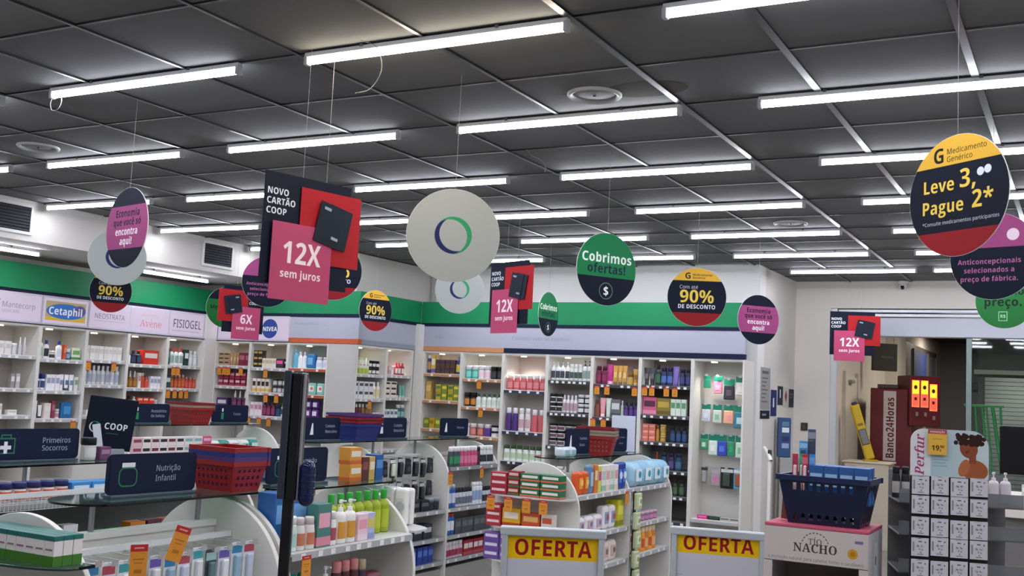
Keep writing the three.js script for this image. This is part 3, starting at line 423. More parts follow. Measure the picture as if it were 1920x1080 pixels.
{ // back wall products
  let u = UNIT.K1;
  row(u, 1.78, 'top shelf of the first back unit', [['can', 1, .055, .2, .055, '#26306a #e8e8ea #b8884a', 'navy shaving can'], ['box', 1, .05, .2, .05, '#c9b550 #e9e4cc #7a5aa8', 'yellow carton with purple foot'], ['box', 4, .055, .075, .06, '#5a3a2c #2a2f52', 'brown carton', { stack: 2 }], ['bottle', 1, .075, .19, .07, '#2a3c8a #6f86c8 #d8c04a', 'blue bottle with yellow label']]);
  row(u, 1.49, 'second shelf of the first back unit', [['box', 1, .07, .2, .06, '#c09a4c #d8bc7c', 'tall tan carton'], 0.05, ['box', 4, .065, .085, .06, ['#b8a42c #4f7a34', '#7f8f2e #e0cf4a'], 'yellow green dye carton', { stack: 2 }]]);
  row(u, 1.18, 'third shelf of the first back unit', [['box', 5, .065, .11, .06, ['#6f7a26 #b8b03c', '#c29a26 #8a7a20', '#7d8a2c #d0c850'], 'olive green dye carton'], ['jar', 1, .07, .1, .07, '#d8dcc8 #e9ebe0', 'pale jar']]);
  u = UNIT.K2;
  row(u, 1.74, 'top shelf of the second back unit', [['jar', 2, .075, .14, .07, '#3fb0a2 #eef0f0 #7fd0c4', 'teal jar with white lid'], ['jar', 2, .075, .14, .07, '#e4e2e4 #f0eef0 #eec8d4', 'white jar with pink label'], ['jar', 2, .075, .135, .07, '#22211f #141414 #3a3a38', 'black lidded jar']]);
  row(u, 1.44, 'second shelf of the second back unit', [['jar', 2, .07, .15, .07, '#2b2420 #151312 #c9822e', 'black jar with orange label'], ['bottle', 5, .06, .14, .05, '#e6ebe6 #2f5a3a #cfdccf', 'white bottle with green cap']]);
  row(u, 1.13, 'third shelf of the second back unit', [['jar', 1, .07, .13, .07, '#e8dfe0 #f0ecec', 'white jar'], ['jar', 2, .075, .13, .07, '#c0645c #eee6e6 #d58a80', 'coral jar with white lid'], ['jar', 1, .075, .13, .07, '#5b3a92 #ece8f0', 'purple jar with white lid'], ['jar', 1, .08, .06, .07, '#e6e4e4 #1f1f22', 'flat white jar with black lid', { stack: 2 }]]);
  u = UNIT.K3;
  row(u, 1.64, 'top shelf of the third back unit', [['flip', 6, .075, .16, .06, '#c25a60 #eeeaea #d8868a', 'pink shampoo bottle with white cap']], { gap: .003 });
  row(u, 1.21, 'second shelf of the third back unit', [['flip', 2, .065, .24, .055, '#4b2a78 #efedf0', 'purple shampoo bottle'], ['flip', 2, .065, .24, .055, '#e6e0e0 #efedf0 #cfa8b0', 'white shampoo bottle'], ['flip', 2, .07, .23, .055, '#d0606a #efedf0', 'pink shampoo bottle']]);
  row(u, 0.9, 'third shelf of the third back unit', [['flip', 6, .072, .16, .055, '#e4eae4 #3a5a2c #b8cfae', 'white bottle with dark green cap']], { gap: .003 });
  row(u, 0.6, 'lowest shelf of the third back unit', [['flip', 6, .072, .17, .055, '#dfe8e8 #2f8f94 #7fc4c8', 'white bottle with teal cap']], { gap: .003 });
  u = UNIT.K4;
  row(u, 1.76, 'top shelf of the fourth back unit', [['pump', 4, .05, .19, .045, '#dfe6e6 #f0f2f2 #3a4044', 'white pump bottle'], ['flip', 3, .045, .17, .045, '#d3e0dc #eef0f0 #4a5450', 'pale mint bottle'], ['pump', 2, .05, .21, .045, '#e6eaea #1a1a1c #8fa09c', 'white pump bottle with black head']], { gap: .003 });
  row(u, 1.43, 'second shelf of the fourth back unit', [['jar', 2, .07, .095, .065, '#e4e4e6 #1c1c1f #26262a', 'white jar with black lid', { stack: 2 }], ['bottle', 4, .04, .18, .04, '#e2e0e4 #ecebee #b89aa8', 'slim white bottle'], ['jar', 2, .07, .095, .065, '#17171a #e8e8ea #d8d8dc', 'black jar with white lid', { stack: 2 }]], { gap: .003 });
  row(u, 1.09, 'third shelf of the fourth back unit', [['jar', 4, .085, .075, .07, '#e8e8e8 #19191b #6a4a58', 'white tub with black lid', { stack: 3 }]], { gap: .006 });
  row(u, 0.78, 'fourth shelf of the fourth back unit', [['jar', 5, .08, .1, .07, '#e4e2e2 #e9e9e9 #6f7c84', 'white lidded tub']]);
  u = UNIT.K5;
  row(u, 1.74, 'top shelf of the fifth back unit', [['flip', 2, .06, .18, .05, '#6d1840 #4d1030 #8a2858', 'wine red bottle'], ['tube', 1, .065, .2, .04, '#c01f86 #e8a4cc', 'magenta squeeze tube'], ['tube', 3, .05, .19, .035, '#c8963c #7a5a20 #e0bd74', 'gold squeeze tube'], ['jar', 1, .06, .12, .06, '#caa24a #8a6a28', 'gold jar'], ['tube', 2, .05, .16, .035, '#bb8c34 #c8a050 #8a6420', 'short gold tube']], { gap: .004 });
  row(u, 1.41, 'second shelf of the fifth back unit', [['bottle', 1, .055, .17, .045, '#8a4a3c #6a352c', 'brown bottle'], ['tube', 1, .06, .19, .04, '#e8a0a8 #f0c8cc', 'pale pink squeeze tube'], ['tube', 1, .06, .19, .04, '#dce8dc #b8d0b8', 'pale green squeeze tube'], ['box', 1, .1, .18, .06, '#6a6d70 #d0d2d4 #4a4d50', 'grey carton'], ['bottle', 1, .03, .17, .03, '#b9c4be #dfe6e2', 'slim pale bottle'], ['bottle', 3, .05, .16, .045, '#3a2460 #241640 #5a4088', 'dark purple bottle']], { gap: .004 });
  row(u, 1.1, 'third shelf of the fifth back unit', [['bottle', 5, .06, .18, .05, ['#3a3038 #241e24 #6a5a64', '#4a2a38 #2a1a24 #8a6a74'], 'dark bottle']]);
  u = UNIT.K6;
  row(u, 1.75, 'top shelf of the sixth back unit', [['tube', 2, .055, .17, .04, '#35353c #1d1d20 #6d6d74', 'charcoal tube'], ['bottle', 1, .055, .2, .05, '#1d1f22 #101012 #2f6a4c', 'black bottle with green label'], ['flip', 2, .06, .18, .05, '#262f58 #1a2040 #4f6ab0', 'navy bottle'], ['tube', 1, .06, .19, .04, '#7a6ab8 #54489a', 'violet tube'], ['flip', 2, .06, .17, .05, '#23264a #171a34 #3f447a', 'midnight blue bottle']], { gap: .004 });
  row(u, 1.46, 'second shelf of the sixth back unit', [['box', 1, .14, .17, .06, '#d35f8a #5a2c40 #e48fae', 'pink carton with dark print'], ['box', 1, .14, .165, .06, '#8a7a2c #c8a84a #6a5a20', 'gold green carton'], ['box', 3, .05, .16, .05, '#dbe8da #5f9a6a', 'white green carton']], { gap: .004 });
  row(u, 1.2, 'third shelf of the sixth back unit', [['box', 2, .065, .055, .06, '#e07a6a #f0a894', 'salmon pink carton', { stack: 3 }], ['bottle', 1, .035, .16, .035, '#b88a34 #8a6420', 'slim gold bottle'], ['jar', 1, .055, .055, .055, '#c8a44c #e0c27a', 'small gold jar', { stack: 3 }], 0.04, ['bottle', 3, .055, .16, .05, '#1e2c44 #12161f #31507a', 'dark blue bottle']], { gap: .006 });
  row(u, 0.93, 'fourth shelf of the sixth back unit', [['flip', 1, .08, .13, .06, '#1f9a82 #147060', 'teal green bottle'], 0.03, ['spray', 1, .055, .17, .05, '#b5501f #8a3a14', 'orange spray bottle'], ['flip', 3, .065, .17, .05, ['#1f4260 #142c40 #3f6a8c', '#3a2c58 #241c3c #5a4a84'], 'deep blue bottle']]);
  row(u, 0.69, 'fifth shelf of the sixth back unit', [['flip', 2, .065, .15, .05, '#d9803a #8a3a78 #e8a860', 'orange bottle with purple cap'], 0.1, ['bottle', 3, .055, .16, .05, '#2c3a2c #18201a #4a6a4a', 'dark green bottle']]);
  row(u, 0.45, 'lowest shelf of the sixth back unit', [['flip', 4, .07, .17, .05, '#6a4a34 #d8cfc4 #8a6a4c', 'brown bottle with pale cap']]);
  u = UNIT.K7;
  const tl = '#0e7c62', o = { len: 0.17 };
  pegs(u, 1.86, 'top peg row of the last back unit', [['hang', .07, .12, .02, `${tl} #157a62`, 'small green pouch'], ['hang', .085, .17, .025, `${tl} #e08aa8 #f0a8c0`, 'green topped pouch with pink sponge', -.005], ['hang', .11, .2, .03, `${tl} #23242e #5a4c60`, 'green topped black bath pouch', -.03], ['hang', .1, .18, .03, `${tl} #dcdedc #f0f0ee`, 'green topped white bath pouch', -.005]], o);
  pegs(u, 1.58, 'second peg row of the last back unit', [['hang', .09, .17, .03, `${tl} #c8cdd8 #dfe3ea`, 'green topped lilac pouch'], ['hang', .09, .18, .03, `${tl} #c8cfc4 #8fc8a8`, 'green topped grey sponge pouch'], ['hang', .1, .18, .03, `${tl} #eeb08a #f2a0a8`, 'green topped peach sponge pouch'], ['hang', .12, .22, .03, `${tl} #2f7f94 #bfe0e8`, 'large green topped blue pouch']], o);
  pegs(u, 1.29, 'third peg row of the last back unit', [['hang', .075, .15, .03, `${tl} #3a9a6a #d8ece0`, 'green pouch with white print'], ['hang', .09, .2, .03, `${tl} #cfe4d8 #f0f4f0`, 'green and white pouch'], ['hang', .095, .2, .03, `${tl} #2a4ab8 #5a7ad8`, 'green topped bright blue pouch'], ['hang', .07, .2, .025, `${tl} #2f9468 #3fa87c`, 'narrow green pouch'], ['hang', .095, .21, .03, `${tl} #cfe6d6 #7fc89a`, 'green pouch with leafy print']], o);
  pegs(u, 0.98, 'lowest peg row of the last back unit', [['blister', .07, .17, .02, '#8a8c8a #a8a8a6 #3a3c3a', 'grey blister card'], ['hang', .085, .18, .02, '#b9aeb6 #a8969f #d07aa8', 'grey lilac pouch'], ['blister', .13, .2, .025, '#17181a #3a4a3c #d8dcd8', 'black card with round green brush'], ['blister', .11, .19, .02, '#3fb4dc #a85a34 #e8f4f8', 'sky blue card with brown sponge']], o);
  row(u, 0.5, 'bottom shelf of the last back unit', [0.05, ['box', 1, .1, .035, .06, '#d8308a #f08ac0', 'hot pink flat packet'], ['box', 1, .12, .03, .06, '#1f2a2c #3a5a58', 'black flat packet'], ['box', 2, .09, .03, .06, '#b8b8b2 #5a5c58', 'grey flat packet']], { lift: 0 });
}
// ---------- gondolas: rounded end panels, spine, shelves, glass top ----------
const GLASS = () => M('#d7ebe2', 0.04, { transmission: 1, thickness: 0.008, ior: 1.5, attenuationColor: '#4f9a80', attenuationDistance: 0.08 });
const GLASSEDGE = () => M('#2f6a58', 0.15, { transmission: 0.4, thickness: 0.01 });
function archGeo(W, H, th) { const r = W / 2, s = new THREE.Shape(); s.moveTo(-r, 0); s.lineTo(r, 0); s.lineTo(r, H - r); s.absarc(0, H - r, r, 0, PI, false); s.lineTo(-r, 0); return new THREE.ExtrudeGeometry(s, { depth: th - 0.006, bevelEnabled: true, bevelSize: 0.003, bevelThickness: 0.003, bevelSegments: 2, curveSegments: 28 }).rotateY(-PI / 2).translate(-0.003, 0, 0); }
function stadium(L, W, th) { const r = W / 2, s = new THREE.Shape(); s.moveTo(-L / 2 + r, -r); s.lineTo(L / 2 - r, -r); s.absarc(L / 2 - r, 0, r, -PI / 2, PI / 2, false); s.lineTo(-L / 2 + r, r); s.absarc(-L / 2 + r, 0, r, PI / 2, PI * 1.5, false); return new THREE.ExtrudeGeometry(s, { depth: th, bevelEnabled: false, curveSegments: 16 }).rotateX(-PI / 2); }
function halfRound(W, D, th) { const s = new THREE.Shape(); s.moveTo(-W / 2, 0); s.lineTo(W / 2, 0); for (let i = 0; i <= 18; i++) { const a = PI * i / 18; s.lineTo(Math.cos(a) * W / 2, -D * (0.35 + 0.65 * Math.sin(a))); } return new THREE.ExtrudeGeometry(s, { depth: th, bevelEnabled: false }).rotateX(-PI / 2); }
function gondola(id, label, xc, z0, z1, W, H, o) {
  const xR = xc + W / 2, L = z0 - z1, t = thing('gondola_shelving', label, 'shelving', xR, 0, z0, PI / 2), wm = SHELFWHITE();
  const u = UNIT[id] = { x: xR, z: z0, ry: PI / 2, W: L, t, xc, H, half: W / 2 };
  const th = 0.024, arch = G(`arch${W},${H}`, () => archGeo(W, H, th));
  for (const px of o.panels || [th, L]) mesh('end_panel', arch, wm, t, px, 0, -W / 2);
  mesh('spine_panel', box(L - 2 * th - 0.004, H - 0.24, 0.03), o.spine ? M(o.spine, 0.6) : wm, t, L / 2, (H - 0.12 + 0.12) / 2, -W / 2);
  mesh('top_rail', rbox(L - 2 * th - 0.004, 0.03, 0.055, 0.006, 2), wm, t, L / 2, H - 0.105, -W / 2);
  mesh('plinth', box(L - 2 * th - 0.004, 0.1, W - 0.06), M('#a9a7a3', 0.6), t, L / 2, 0.05, -W / 2);
  (o.shelves || []).forEach((y, k) => {
    const s = mesh('shelf', rbox(L - 2 * th - 0.006, 0.016, W / 2 - 0.045, 0.003), o.dark ? M('#7d7f84', 0.4) : M('#c9cac8', 0.4), t, L / 2, y - 0.008, -(W / 2 - 0.045) / 2 - 0.012);
    mesh('price_rail', box(L - 2 * th - 0.008, 0.03, 0.004), M(o.rail || '#aeb0b2', 0.4), s, 0, -0.01, (W / 2 - 0.045) / 2 + 0.002);
    const n = o.tags === undefined ? 7 : o.tags;
    for (let q = 0; q < n; q++) mesh('price_tag', box(0.032, 0.024, 0.002), M('#e9e7e2', 0.6), s, (-0.5 + (q + 0.5 + rr(-0.25, 0.25)) / n) * (L - 0.12), -0.01, (W / 2 - 0.045) / 2 + 0.0055);
    for (const px of (o.promo && o.promo[k]) || []) promoTag(s, px * L - L / 2, -0.055, (W / 2 - 0.045) / 2 + 0.008, 1.1);
  });
  if (o.glass) {
    const [gy, a, b, gw = 0.34] = o.glass;            // height, start and end along the run
    mesh('glass_top', stadium(b - a, gw, 0.008), GLASS(), t, (a + b) / 2, gy - 0.008, -W / 2);
    for (const px of o.posts || [a + 0.12, b - 0.12]) mesh('post', cyl(0.011, 0.011, gy - 0.009 - (H - 0.09), 12), METAL(), t, px, (gy - 0.009 + H - 0.09) / 2, -W / 2);
  }
  for (const [y, D, side] of o.caps || []) {
    const s = mesh('end_shelf', G(`cap${W},${D}`, () => halfRound(W - 0.03, D, 0.01)), o.capGlass ? GLASS() : M('#c4c6c4', 0.35), t, side < 0 ? -0.001 : L + 0.001, y - 0.0105, -W / 2, side < 0 ? PI / 2 * -1 : PI / 2);
    if (o.capGlass) mesh('glass_edge', G(`capedge${W},${D}`, () => { const pts = []; for (let i = 0; i <= 24; i++) { const a = PI * i / 24; pts.push(new THREE.Vector3(Math.cos(a) * (W - 0.03) / 2, 0.005, D * (0.35 + 0.65 * Math.sin(a)))); } return new THREE.TubeGeometry(new THREE.CatmullRomCurve3(pts), 40, 0.0055, 6); }), M('#173f36', 0.2), s);
  }
  UNIT[id + 'n'] = { x: xc - W / 2, z: z0, ry: 0, W, t: null };
  return u;
}
function aisleSign(label, lines, icon, x, y, z, ry, w = 0.5, h = 0.17) {
  const t = thing('aisle_sign', label, 'sign', x, y, z, ry);
  const tex = canvasMap(512, Math.round(512 * h / w), (g, W, H) => {
    g.fillStyle = '#121d38'; g.fillRect(0, 0, W, H); g.strokeStyle = '#2f7a56'; g.fillStyle = '#e8eaee'; g.lineWidth = 7;
    if (icon === 'jar') { g.fillRect(68, H * 0.2, 76, 22); g.beginPath(); g.roundRect ? g.roundRect(55, H * 0.34, 102, H * 0.48, 28) : g.rect(55, H * 0.34, 102, H * 0.48); g.stroke(); }
    else if (icon === 'kit') { g.strokeRect(40, H * 0.3, 100, H * 0.5); g.strokeRect(64, H * 0.18, 52, H * 0.12); g.fillRect(80, H * 0.4, 20, 62); g.fillRect(59, H * 0.4 + 21, 62, 20); }
    else if (icon === 'bottle') { g.fillStyle = '#2f8a5c'; g.fillRect(120, H * 0.45, 34, H * 0.4); g.fillStyle = '#e8eaee'; g.fillRect(127, H * 0.18, 20, H * 0.2); }
    else { g.beginPath(); g.moveTo(70, H * 0.8); g.lineTo(96, H * 0.25); g.lineTo(112, H * 0.25); g.lineTo(122, H * 0.8); g.fill(); }
    lines.forEach((s, i) => txt(g, s, 300 - (icon === 'jar' ? 30 : 0), H * (lines.length === 1 ? 0.52 : 0.38 + i * 0.27), 40, '#a9b1c2', '', 'left'));
  });
  mesh('board', G('sign' + w + h, () => { const s = new THREE.Shape(), r = 0.022; s.moveTo(-w / 2 + r, 0); s.lineTo(w / 2 - r, 0); s.absarc(w / 2 - r, r, r, -PI / 2, 0); s.lineTo(w / 2, h - r); s.absarc(w / 2 - r, h - r, r, 0, PI / 2); s.lineTo(-w / 2 + r, h); s.absarc(-w / 2 + r, h - r, r, PI / 2, PI); s.lineTo(-w / 2, r); s.absarc(-w / 2 + r, r, r, PI, PI * 1.5); return new THREE.ExtrudeGeometry(s, { depth: 0.006, bevelEnabled: false }); }), M('#0f1830', 0.5, { specularIntensity: 0.4 }), t, 0, 0.0125, -0.003);
  for (const s of [1, -1]) mesh('printed_face', new THREE.PlaneGeometry(w * 0.94, h * 0.94), printMat(tex, 0.4), t, 0, h / 2 + 0.0125, s * 0.0042, s > 0 ? 0 : PI);
  mesh('foot', rbox(w * 0.96, 0.012, 0.05, 0.003), M('#4a5a66', 0.3, { metalness: 0.4 }), t, 0, 0.0065, 0);
}
// shopping basket: four tapered walls with slots, floor, rim
function basketGeo(W, D, H, slots) {
  const k = 0.8, wall = (top, hgt) => {
    const s = new THREE.Shape(), b = top * k; s.moveTo(-b / 2, 0); s.lineTo(b / 2, 0); s.lineTo(top / 2, hgt); s.lineTo(-top / 2, hgt); s.lineTo(-b / 2, 0);
    for (const [y0, y1] of slots) { const n = Math.max(3, Math.floor(b / 0.03)); for (let i = 0; i < n; i++) { const x = (i - (n - 1) / 2) * (b * 0.84 / n) * 1.08, q = b * 0.84 / n * 0.26, p = new THREE.Path(); p.moveTo(x - q, y0 * hgt); p.lineTo(x - q, y1 * hgt); p.lineTo(x + q, y1 * hgt); p.lineTo(x + q, y0 * hgt); p.closePath(); s.holes.push(p); } }
    return new THREE.ExtrudeGeometry(s, { depth: 0.003, bevelEnabled: false });
  };
  const tilt = (gap, hgt) => Math.atan2(gap, hgt), gs = [];
  for (const [len, dep, ry] of [[W, D, 0], [W, D, PI], [D, W, PI / 2], [D, W, -PI / 2]]) { const inset = dep * (1 - k) / 2, a = tilt(inset, H), g = wall(len, Math.hypot(inset, H)); g.rotateX(a).translate(0, 0, dep * k / 2 - 0.003).rotateY(ry); gs.push(g); }
  gs.push(new THREE.BoxGeometry(W * k, 0.004, D * k).translate(0, 0.002, 0).toNonIndexed());
  const rim = []; for (const [x, z, w, d] of [[0, D / 2, W + 0.02, 0.014], [0, -D / 2, W + 0.02, 0.014], [W / 2, 0, 0.014, D], [-W / 2, 0, 0.014, D]]) rim.push(new THREE.BoxGeometry(w, 0.02, d).translate(x, H, z).toNonIndexed());
  return [mergeGeometries(gs), mergeGeometries(rim)];
}
function basket(label, col, rimCol, x, y, z, ry, o = {}) {
  const { W = 0.31, D = 0.225, H = 0.15, slots = [[0.18, 0.3], [0.44, 0.56], [0.7, 0.8]], handle = false, group } = o;
  const t = thing('shopping_basket', label, 'basket', x, y, z, ry, group);
  const key = `bk${W},${D},${H},${slots}`; const [a, b] = geoCache[key] || (geoCache[key] = basketGeo(W, D, H, slots));
  mesh('body', a, M(col, 0.35), t); mesh('rim', b, M(rimCol, 0.35), t);
  if (handle) for (const s of [-1, 1]) mesh('handle', tubeAlong([[-W * 0.36, H + 0.008, s * (D / 2 - 0.012)], [-W * 0.3, H + 0.018, s * (D / 2 - 0.03)], [W * 0.3, H + 0.018, s * (D / 2 - 0.03)], [W * 0.36, H + 0.008, s * (D / 2 - 0.012)]], 0.005, 20, 8), M('#2a2a2e', 0.4), t);
  return t;
}
function basketStack(where, cols, x, y, z, ry, step = 0.022, o = {}) {
  const nm = { '#8f1519': 'red', '#1c2a70': 'blue', '#7a1020': 'dark red', '#4a2c66': 'violet', '#8a7a68': 'taupe' };
  cols.forEach((c, i) => basket(`${nm[c]} shopping basket, ${i === 0 ? 'bottom' : i === cols.length - 1 ? 'top' : ORD[i + 1] + ' from bottom'} of the stack ${where}`, c, c, x, y + 0.001 + i * step, z, ry, o));
}
// ----- row A, nearest: module 1, module 2, and the far double module
{
  let u = gondola('A1', 'nearest white gondola with toothbrush pegs between two rounded panels', -3.37, -2.62, -3.6, 0.8, 1.1, { shelves: [0.5], glass: [1.13, 0.14, 1.2, 0.34], posts: [0.3, 0.86], caps: [[0.965, 0.2, -1]], capGlass: true, tags: 4 });
  mesh('peg_bar', box(0.92, 0.02, 0.03), M('#d6d7d8', 0.4), u.t, 0.49, 0.955, -0.30);
  const cc = [['#d9dde2 #8fb4c8 #2f7fb0', 'white and blue toothbrush card'], ['#3d4a50 #59757c #9fc4c8', 'dark teal toothbrush card'], ['#e3e4ea #c4cde0 #b04a58', 'white toothbrush card with red print'], ['#d4d9e0 #e0e4ea #6a5ab0', 'white card with purple print'], ['#e2e4e6 #d5dade #3fa0a8', 'white card with teal print']];
  for (const [yy, nm, zb] of [[0.93, 'upper peg row of the nearest gondola', -0.3], [0.72, 'lower peg row of the nearest gondola', -0.36]]) {
    const list = []; for (let i = 0; i < 12; i++) { const k = cc[(i * 7 + (yy > 0.8 ? 0 : 2)) % 5]; list.push(['blister', .062, .19, .018, k[0], k[1], rr(-.01, .01)]); }
    pegs(u, yy, nm, list, { back: zb, len: 0.2, W: 0.88, x0: 0.05 });
  }
  const e = UNIT.A1n; e.t = u.t;
  row({ x: -3.62, z: -2.487, ry: 0, W: 0.7 }, 0.965, 'on the near glass end shelf', [['tbox', 12, .047, .1, .037, '#e6e0de #176a64 #3f7a1f', 'white carton with green foot', { deep: 3, jit: 0 }]], { gap: .0015, front: 0.0, x0: 0.0 });
  for (const [x, y, z, ry, rz, lab] of [[-2.955, 0.955, -2.78, 1.05, 0, 'orange price card with red top hanging beside the near rounded panel'], [-2.97, 1.0, -2.98, 1.2, -0.32, 'tilted orange price card with red top above the toothbrush pegs']]) { const t = mesh(numbered('price_card'), box(0.06, 0.13, 0.0015), tagMat, scene, x, y, z, ry); t.rotation.z = rz; t.userData = { label: lab, category: 'price card' }; }
  aisleSign('navy sign lettered for infant nutrition, beside the nearest red baskets', ['Nutrição', 'Infantil'], 'jar', -3.36, 1.13, -3.2, PI / 2 - 0.06, 0.45, 0.158);
  basketStack('on the nearest glass top', ['#8f1519', '#4a2c66', '#1c2a70', '#8f1519'], -3.36, 1.13, -3.64, -0.07, 0.02, { W: 0.27, D: 0.2, H: 0.12 });

  u = gondola('A2', 'white gondola with baby products just behind the nearest one', -3.37, -3.625, -4.6, 0.8, 1.1, { shelves: [0.89, 0.6], glass: [1.125, 0.22, 1.22, 0.34], posts: [0.34, 0.9], promo: [[0.12], [0.5]], caps: [[0.9, 0.26, 1]], tags: 9 });
  aisleSign('navy infant nutrition sign partly behind the dark post', ['Nutrição', 'Infantil'], 'jar', -3.35, 1.125, -4.1, PI / 2 - 0.06, 0.42, 0.165);
  row({ x: -3.27, z: -3.9, ry: PI / 2, W: 0.95 }, 1.125, 'on the glass top behind the post', [0.53, ['box', 1, .1, .085, .07, '#d8953a #e8e0d0 #c8622a', 'orange and yellow carton', { stack: 2, turn: 0 }], ['box', 1, .055, .12, .07, '#5a2c2e #8a4a48', 'maroon brown carton'], ['box', 1, .05, .12, .06, '#c8a45a #e8dcc0', 'mustard yellow carton'], ['box', 1, .07, .13, .07, '#1f5a9a #4f8ac8', 'blue carton']], { front: -0.03, gap: 0.006 });
  row(u, 0.89, 'upper shelf of the baby gondola', [['flip', 1, .06, .15, .05, '#cfe0da #e0e8e4 #a8d0c4', 'pale mint bottle'], ['flip', 2, .055, .14, .05, '#e4e0dc #d8cfc8 #c87a5a', 'white bottle with russet label'], ['box', 1, .1, .19, .06, '#4a7f78 #e8a8b8 #d88a9c', 'teal carton with pink bear'], ['flip', 1, .055, .15, .05, '#eceae8 #e0dcd8 #a8505a', 'white bottle with red flower label'], ['pump', 2, .065, .2, .055, '#eceae8 #f4f2f0 #d89a3a', 'white pump bottle with orange label'], ['box', 1, .075, .125, .06, '#eccdd8 #e8a0b0 #f0dce4', 'pale pink carton'], ['box', 1, .06, .125, .06, '#b8bcdc #d8c46a #8fa0d0', 'lilac carton']], { front: -0.03, x0: 0.03, gap: 0.004 });
  row(u, 0.89, 'rear of the upper baby shelf', [['box', 2, .11, .24, .1, '#2a62a4 #6fa4d8 #3f78b8', 'tall blue carton', { jit: 0 }], 0.17, ['bottle', 7, .068, .21, .06, '#9cae1e #2fae3a #b4c432', 'lime green bottle with green cap', { jit: 0 }]], { front: -0.13, x0: 0.035, gap: 0.003 });
  row(u, 0.6, 'lower shelf of the baby gondola', [0.03, ['flip', 2, .065, .19, .05, '#ecebea #178f78 #dfe4ea', 'white bottle with teal cap'], 0.1, ['pump', 1, .07, .2, .055, '#e6e6e4 #f0f0ee #9ab0c8', 'white pump bottle'], ['flip', 3, .06, .21, .05, '#4a1f28 #d88a8a #6a3a40', 'dark red bottle with pink cap'], ['flip', 1, .06, .2, .05, '#3a2a3c #b8a88a #5a4a60', 'dark bottle with tan cap'], ['pack', 1, .12, .13, .09, '#6a2434 #8a4050', 'maroon soft pack']], { front: -0.03, gap: 0.005 });
  row({ x: -3.43, z: -4.86, ry: 0, W: 0.4 }, 0.9, 'on the baby gondola end shelf', [['pack', 4, .075, .19, .05, '#e9e7e2 #d8d4cc #b8c0b8', 'white upright pouch', { deep: 2, jit: 0, turn: 0 }]], { front: 0.16, x0: 0, gap: .003 });

  u = gondola('A3', 'far white gondola with red and green cartons on its rounded end', -3.43, -6.83, -8.72, 0.66, 1.13, { panels: [0.024, 0.98, 1.89], shelves: [0.92, 0.64, 0.4], glass: [1.16, 0.12, 1.75, 0.3], posts: [0.5, 1.3], caps: [[0.9, 0.2, -1], [0.68, 0.2, -1], [0.45, 0.2, -1]], tags: 12, promo: [[0.47]] });
  const eu = { x: -3.76, z: -6.81, ry: 0, W: 0.66, t: u.t };
  for (const [y, nm] of [[0.9, 'upper']]) for (const px of [0.06, 0.2, 0.34, 0.47]) promoTag(u.t, -0.21, y - 0.055, -0.66 + px + 0.02, 1.15, -PI / 2);
  row(eu, 0.9, 'on the far rounded end', [['box', 1, .13, .05, .09, '#a32436 #e6c8c8', 'dark red carton with pale print', { stack: 3, turn: 0, jit: 0 }], ['box', 1, .09, .055, .08, '#8c1f30 #d8b8a8 #3f6a3a', 'small wine red carton', { stack: 3, turn: 0, jit: 0 }], ['box', 2, .15, .052, .1, '#1f6a44 #e9ddd6 #d8694a', 'green carton with red and white stripe', { stack: 3, turn: 0, jit: 0 }]], { front: 0.13, x0: 0.03, gap: .008, W: .62 });
  row(eu, 0.68, 'on the second far end shelf', [['box', 1, .12, .05, .09, '#b8303a #ecdcdc', 'red and white carton', { stack: 3, turn: 0, jit: 0 }], ['box', 1, .14, .13, .08, '#d8a81f #e9dcc8 #b8401f', 'yellow carton with red foot', { turn: 0 }], ['box', 1, .14, .11, .08, '#c8502a #e8b06a', 'orange red carton', { turn: 0 }], ['box', 1, .09, .11, .06, '#d8d0c8 #c85a3a', 'white carton with red print']], { front: 0.13, x0: 0.0, gap: .012, W: .62 });
  row(eu, 0.45, 'on the third far end shelf', [['box', 2, .12, .06, .09, '#6a4a98 #d8d0e4', 'purple carton', { stack: 3, turn: 0, jit: 0 }]], { front: 0.13, x0: 0.0, gap: .006, W: .62 });
  aisleSign('navy sign left of the far red baskets', ['Cuidados', 'Bucais'], 'tooth', -3.42, 1.16, -7.46, PI / 2 - 0.1, 0.36, 0.19);
  basketStack('on the far right glass top', ['#8f1519', '#8a7a68', '#8a7a68', '#7a1020'], -3.43, 1.16, -7.86, 0.25, 0.024, { W: 0.29, D: 0.21, H: 0.13 });
  aisleSign('small navy sign right of the far red baskets', ['Cuidados', 'Bucais'], 'none', -3.40, 1.16, -8.2, PI / 2 - 0.5, 0.2, 0.19);
  { const t = thing('paper_notice', 'blank white paper sheet standing behind the far baskets', 'paper', -3.46, 1.16, -8.47, 0.45); mesh('sheet', box(0.2, 0.3, 0.003), M('#cfd6e6', 0.6), t, 0, 0.152, 0); mesh('clip_foot', rbox(0.1, 0.012, 0.05, 0.003), M('#c4c6c8', 0.4), t, 0, 0.0065, 0.0); mesh('support', box(0.02, 0.02, 0.02), M('#c4c6c8', 0.4), t, 0, 0.012, -0.012); }
  row({ x: -3.3, z: -7.0, ry: PI / 2, W: 0.5 }, 1.16, 'on the glass top left of the far signs', [0.08, ['pack', 2, .11, .07, .09, '#cfdce2 #8fb8c8', 'pale blue wipes pack']], { front: -0.06 });
  const uL = { x: -3.1, z: -6.86, ry: PI / 2, W: 0.95 }, uR = { x: -3.1, z: -7.82, ry: PI / 2, W: 0.9 };
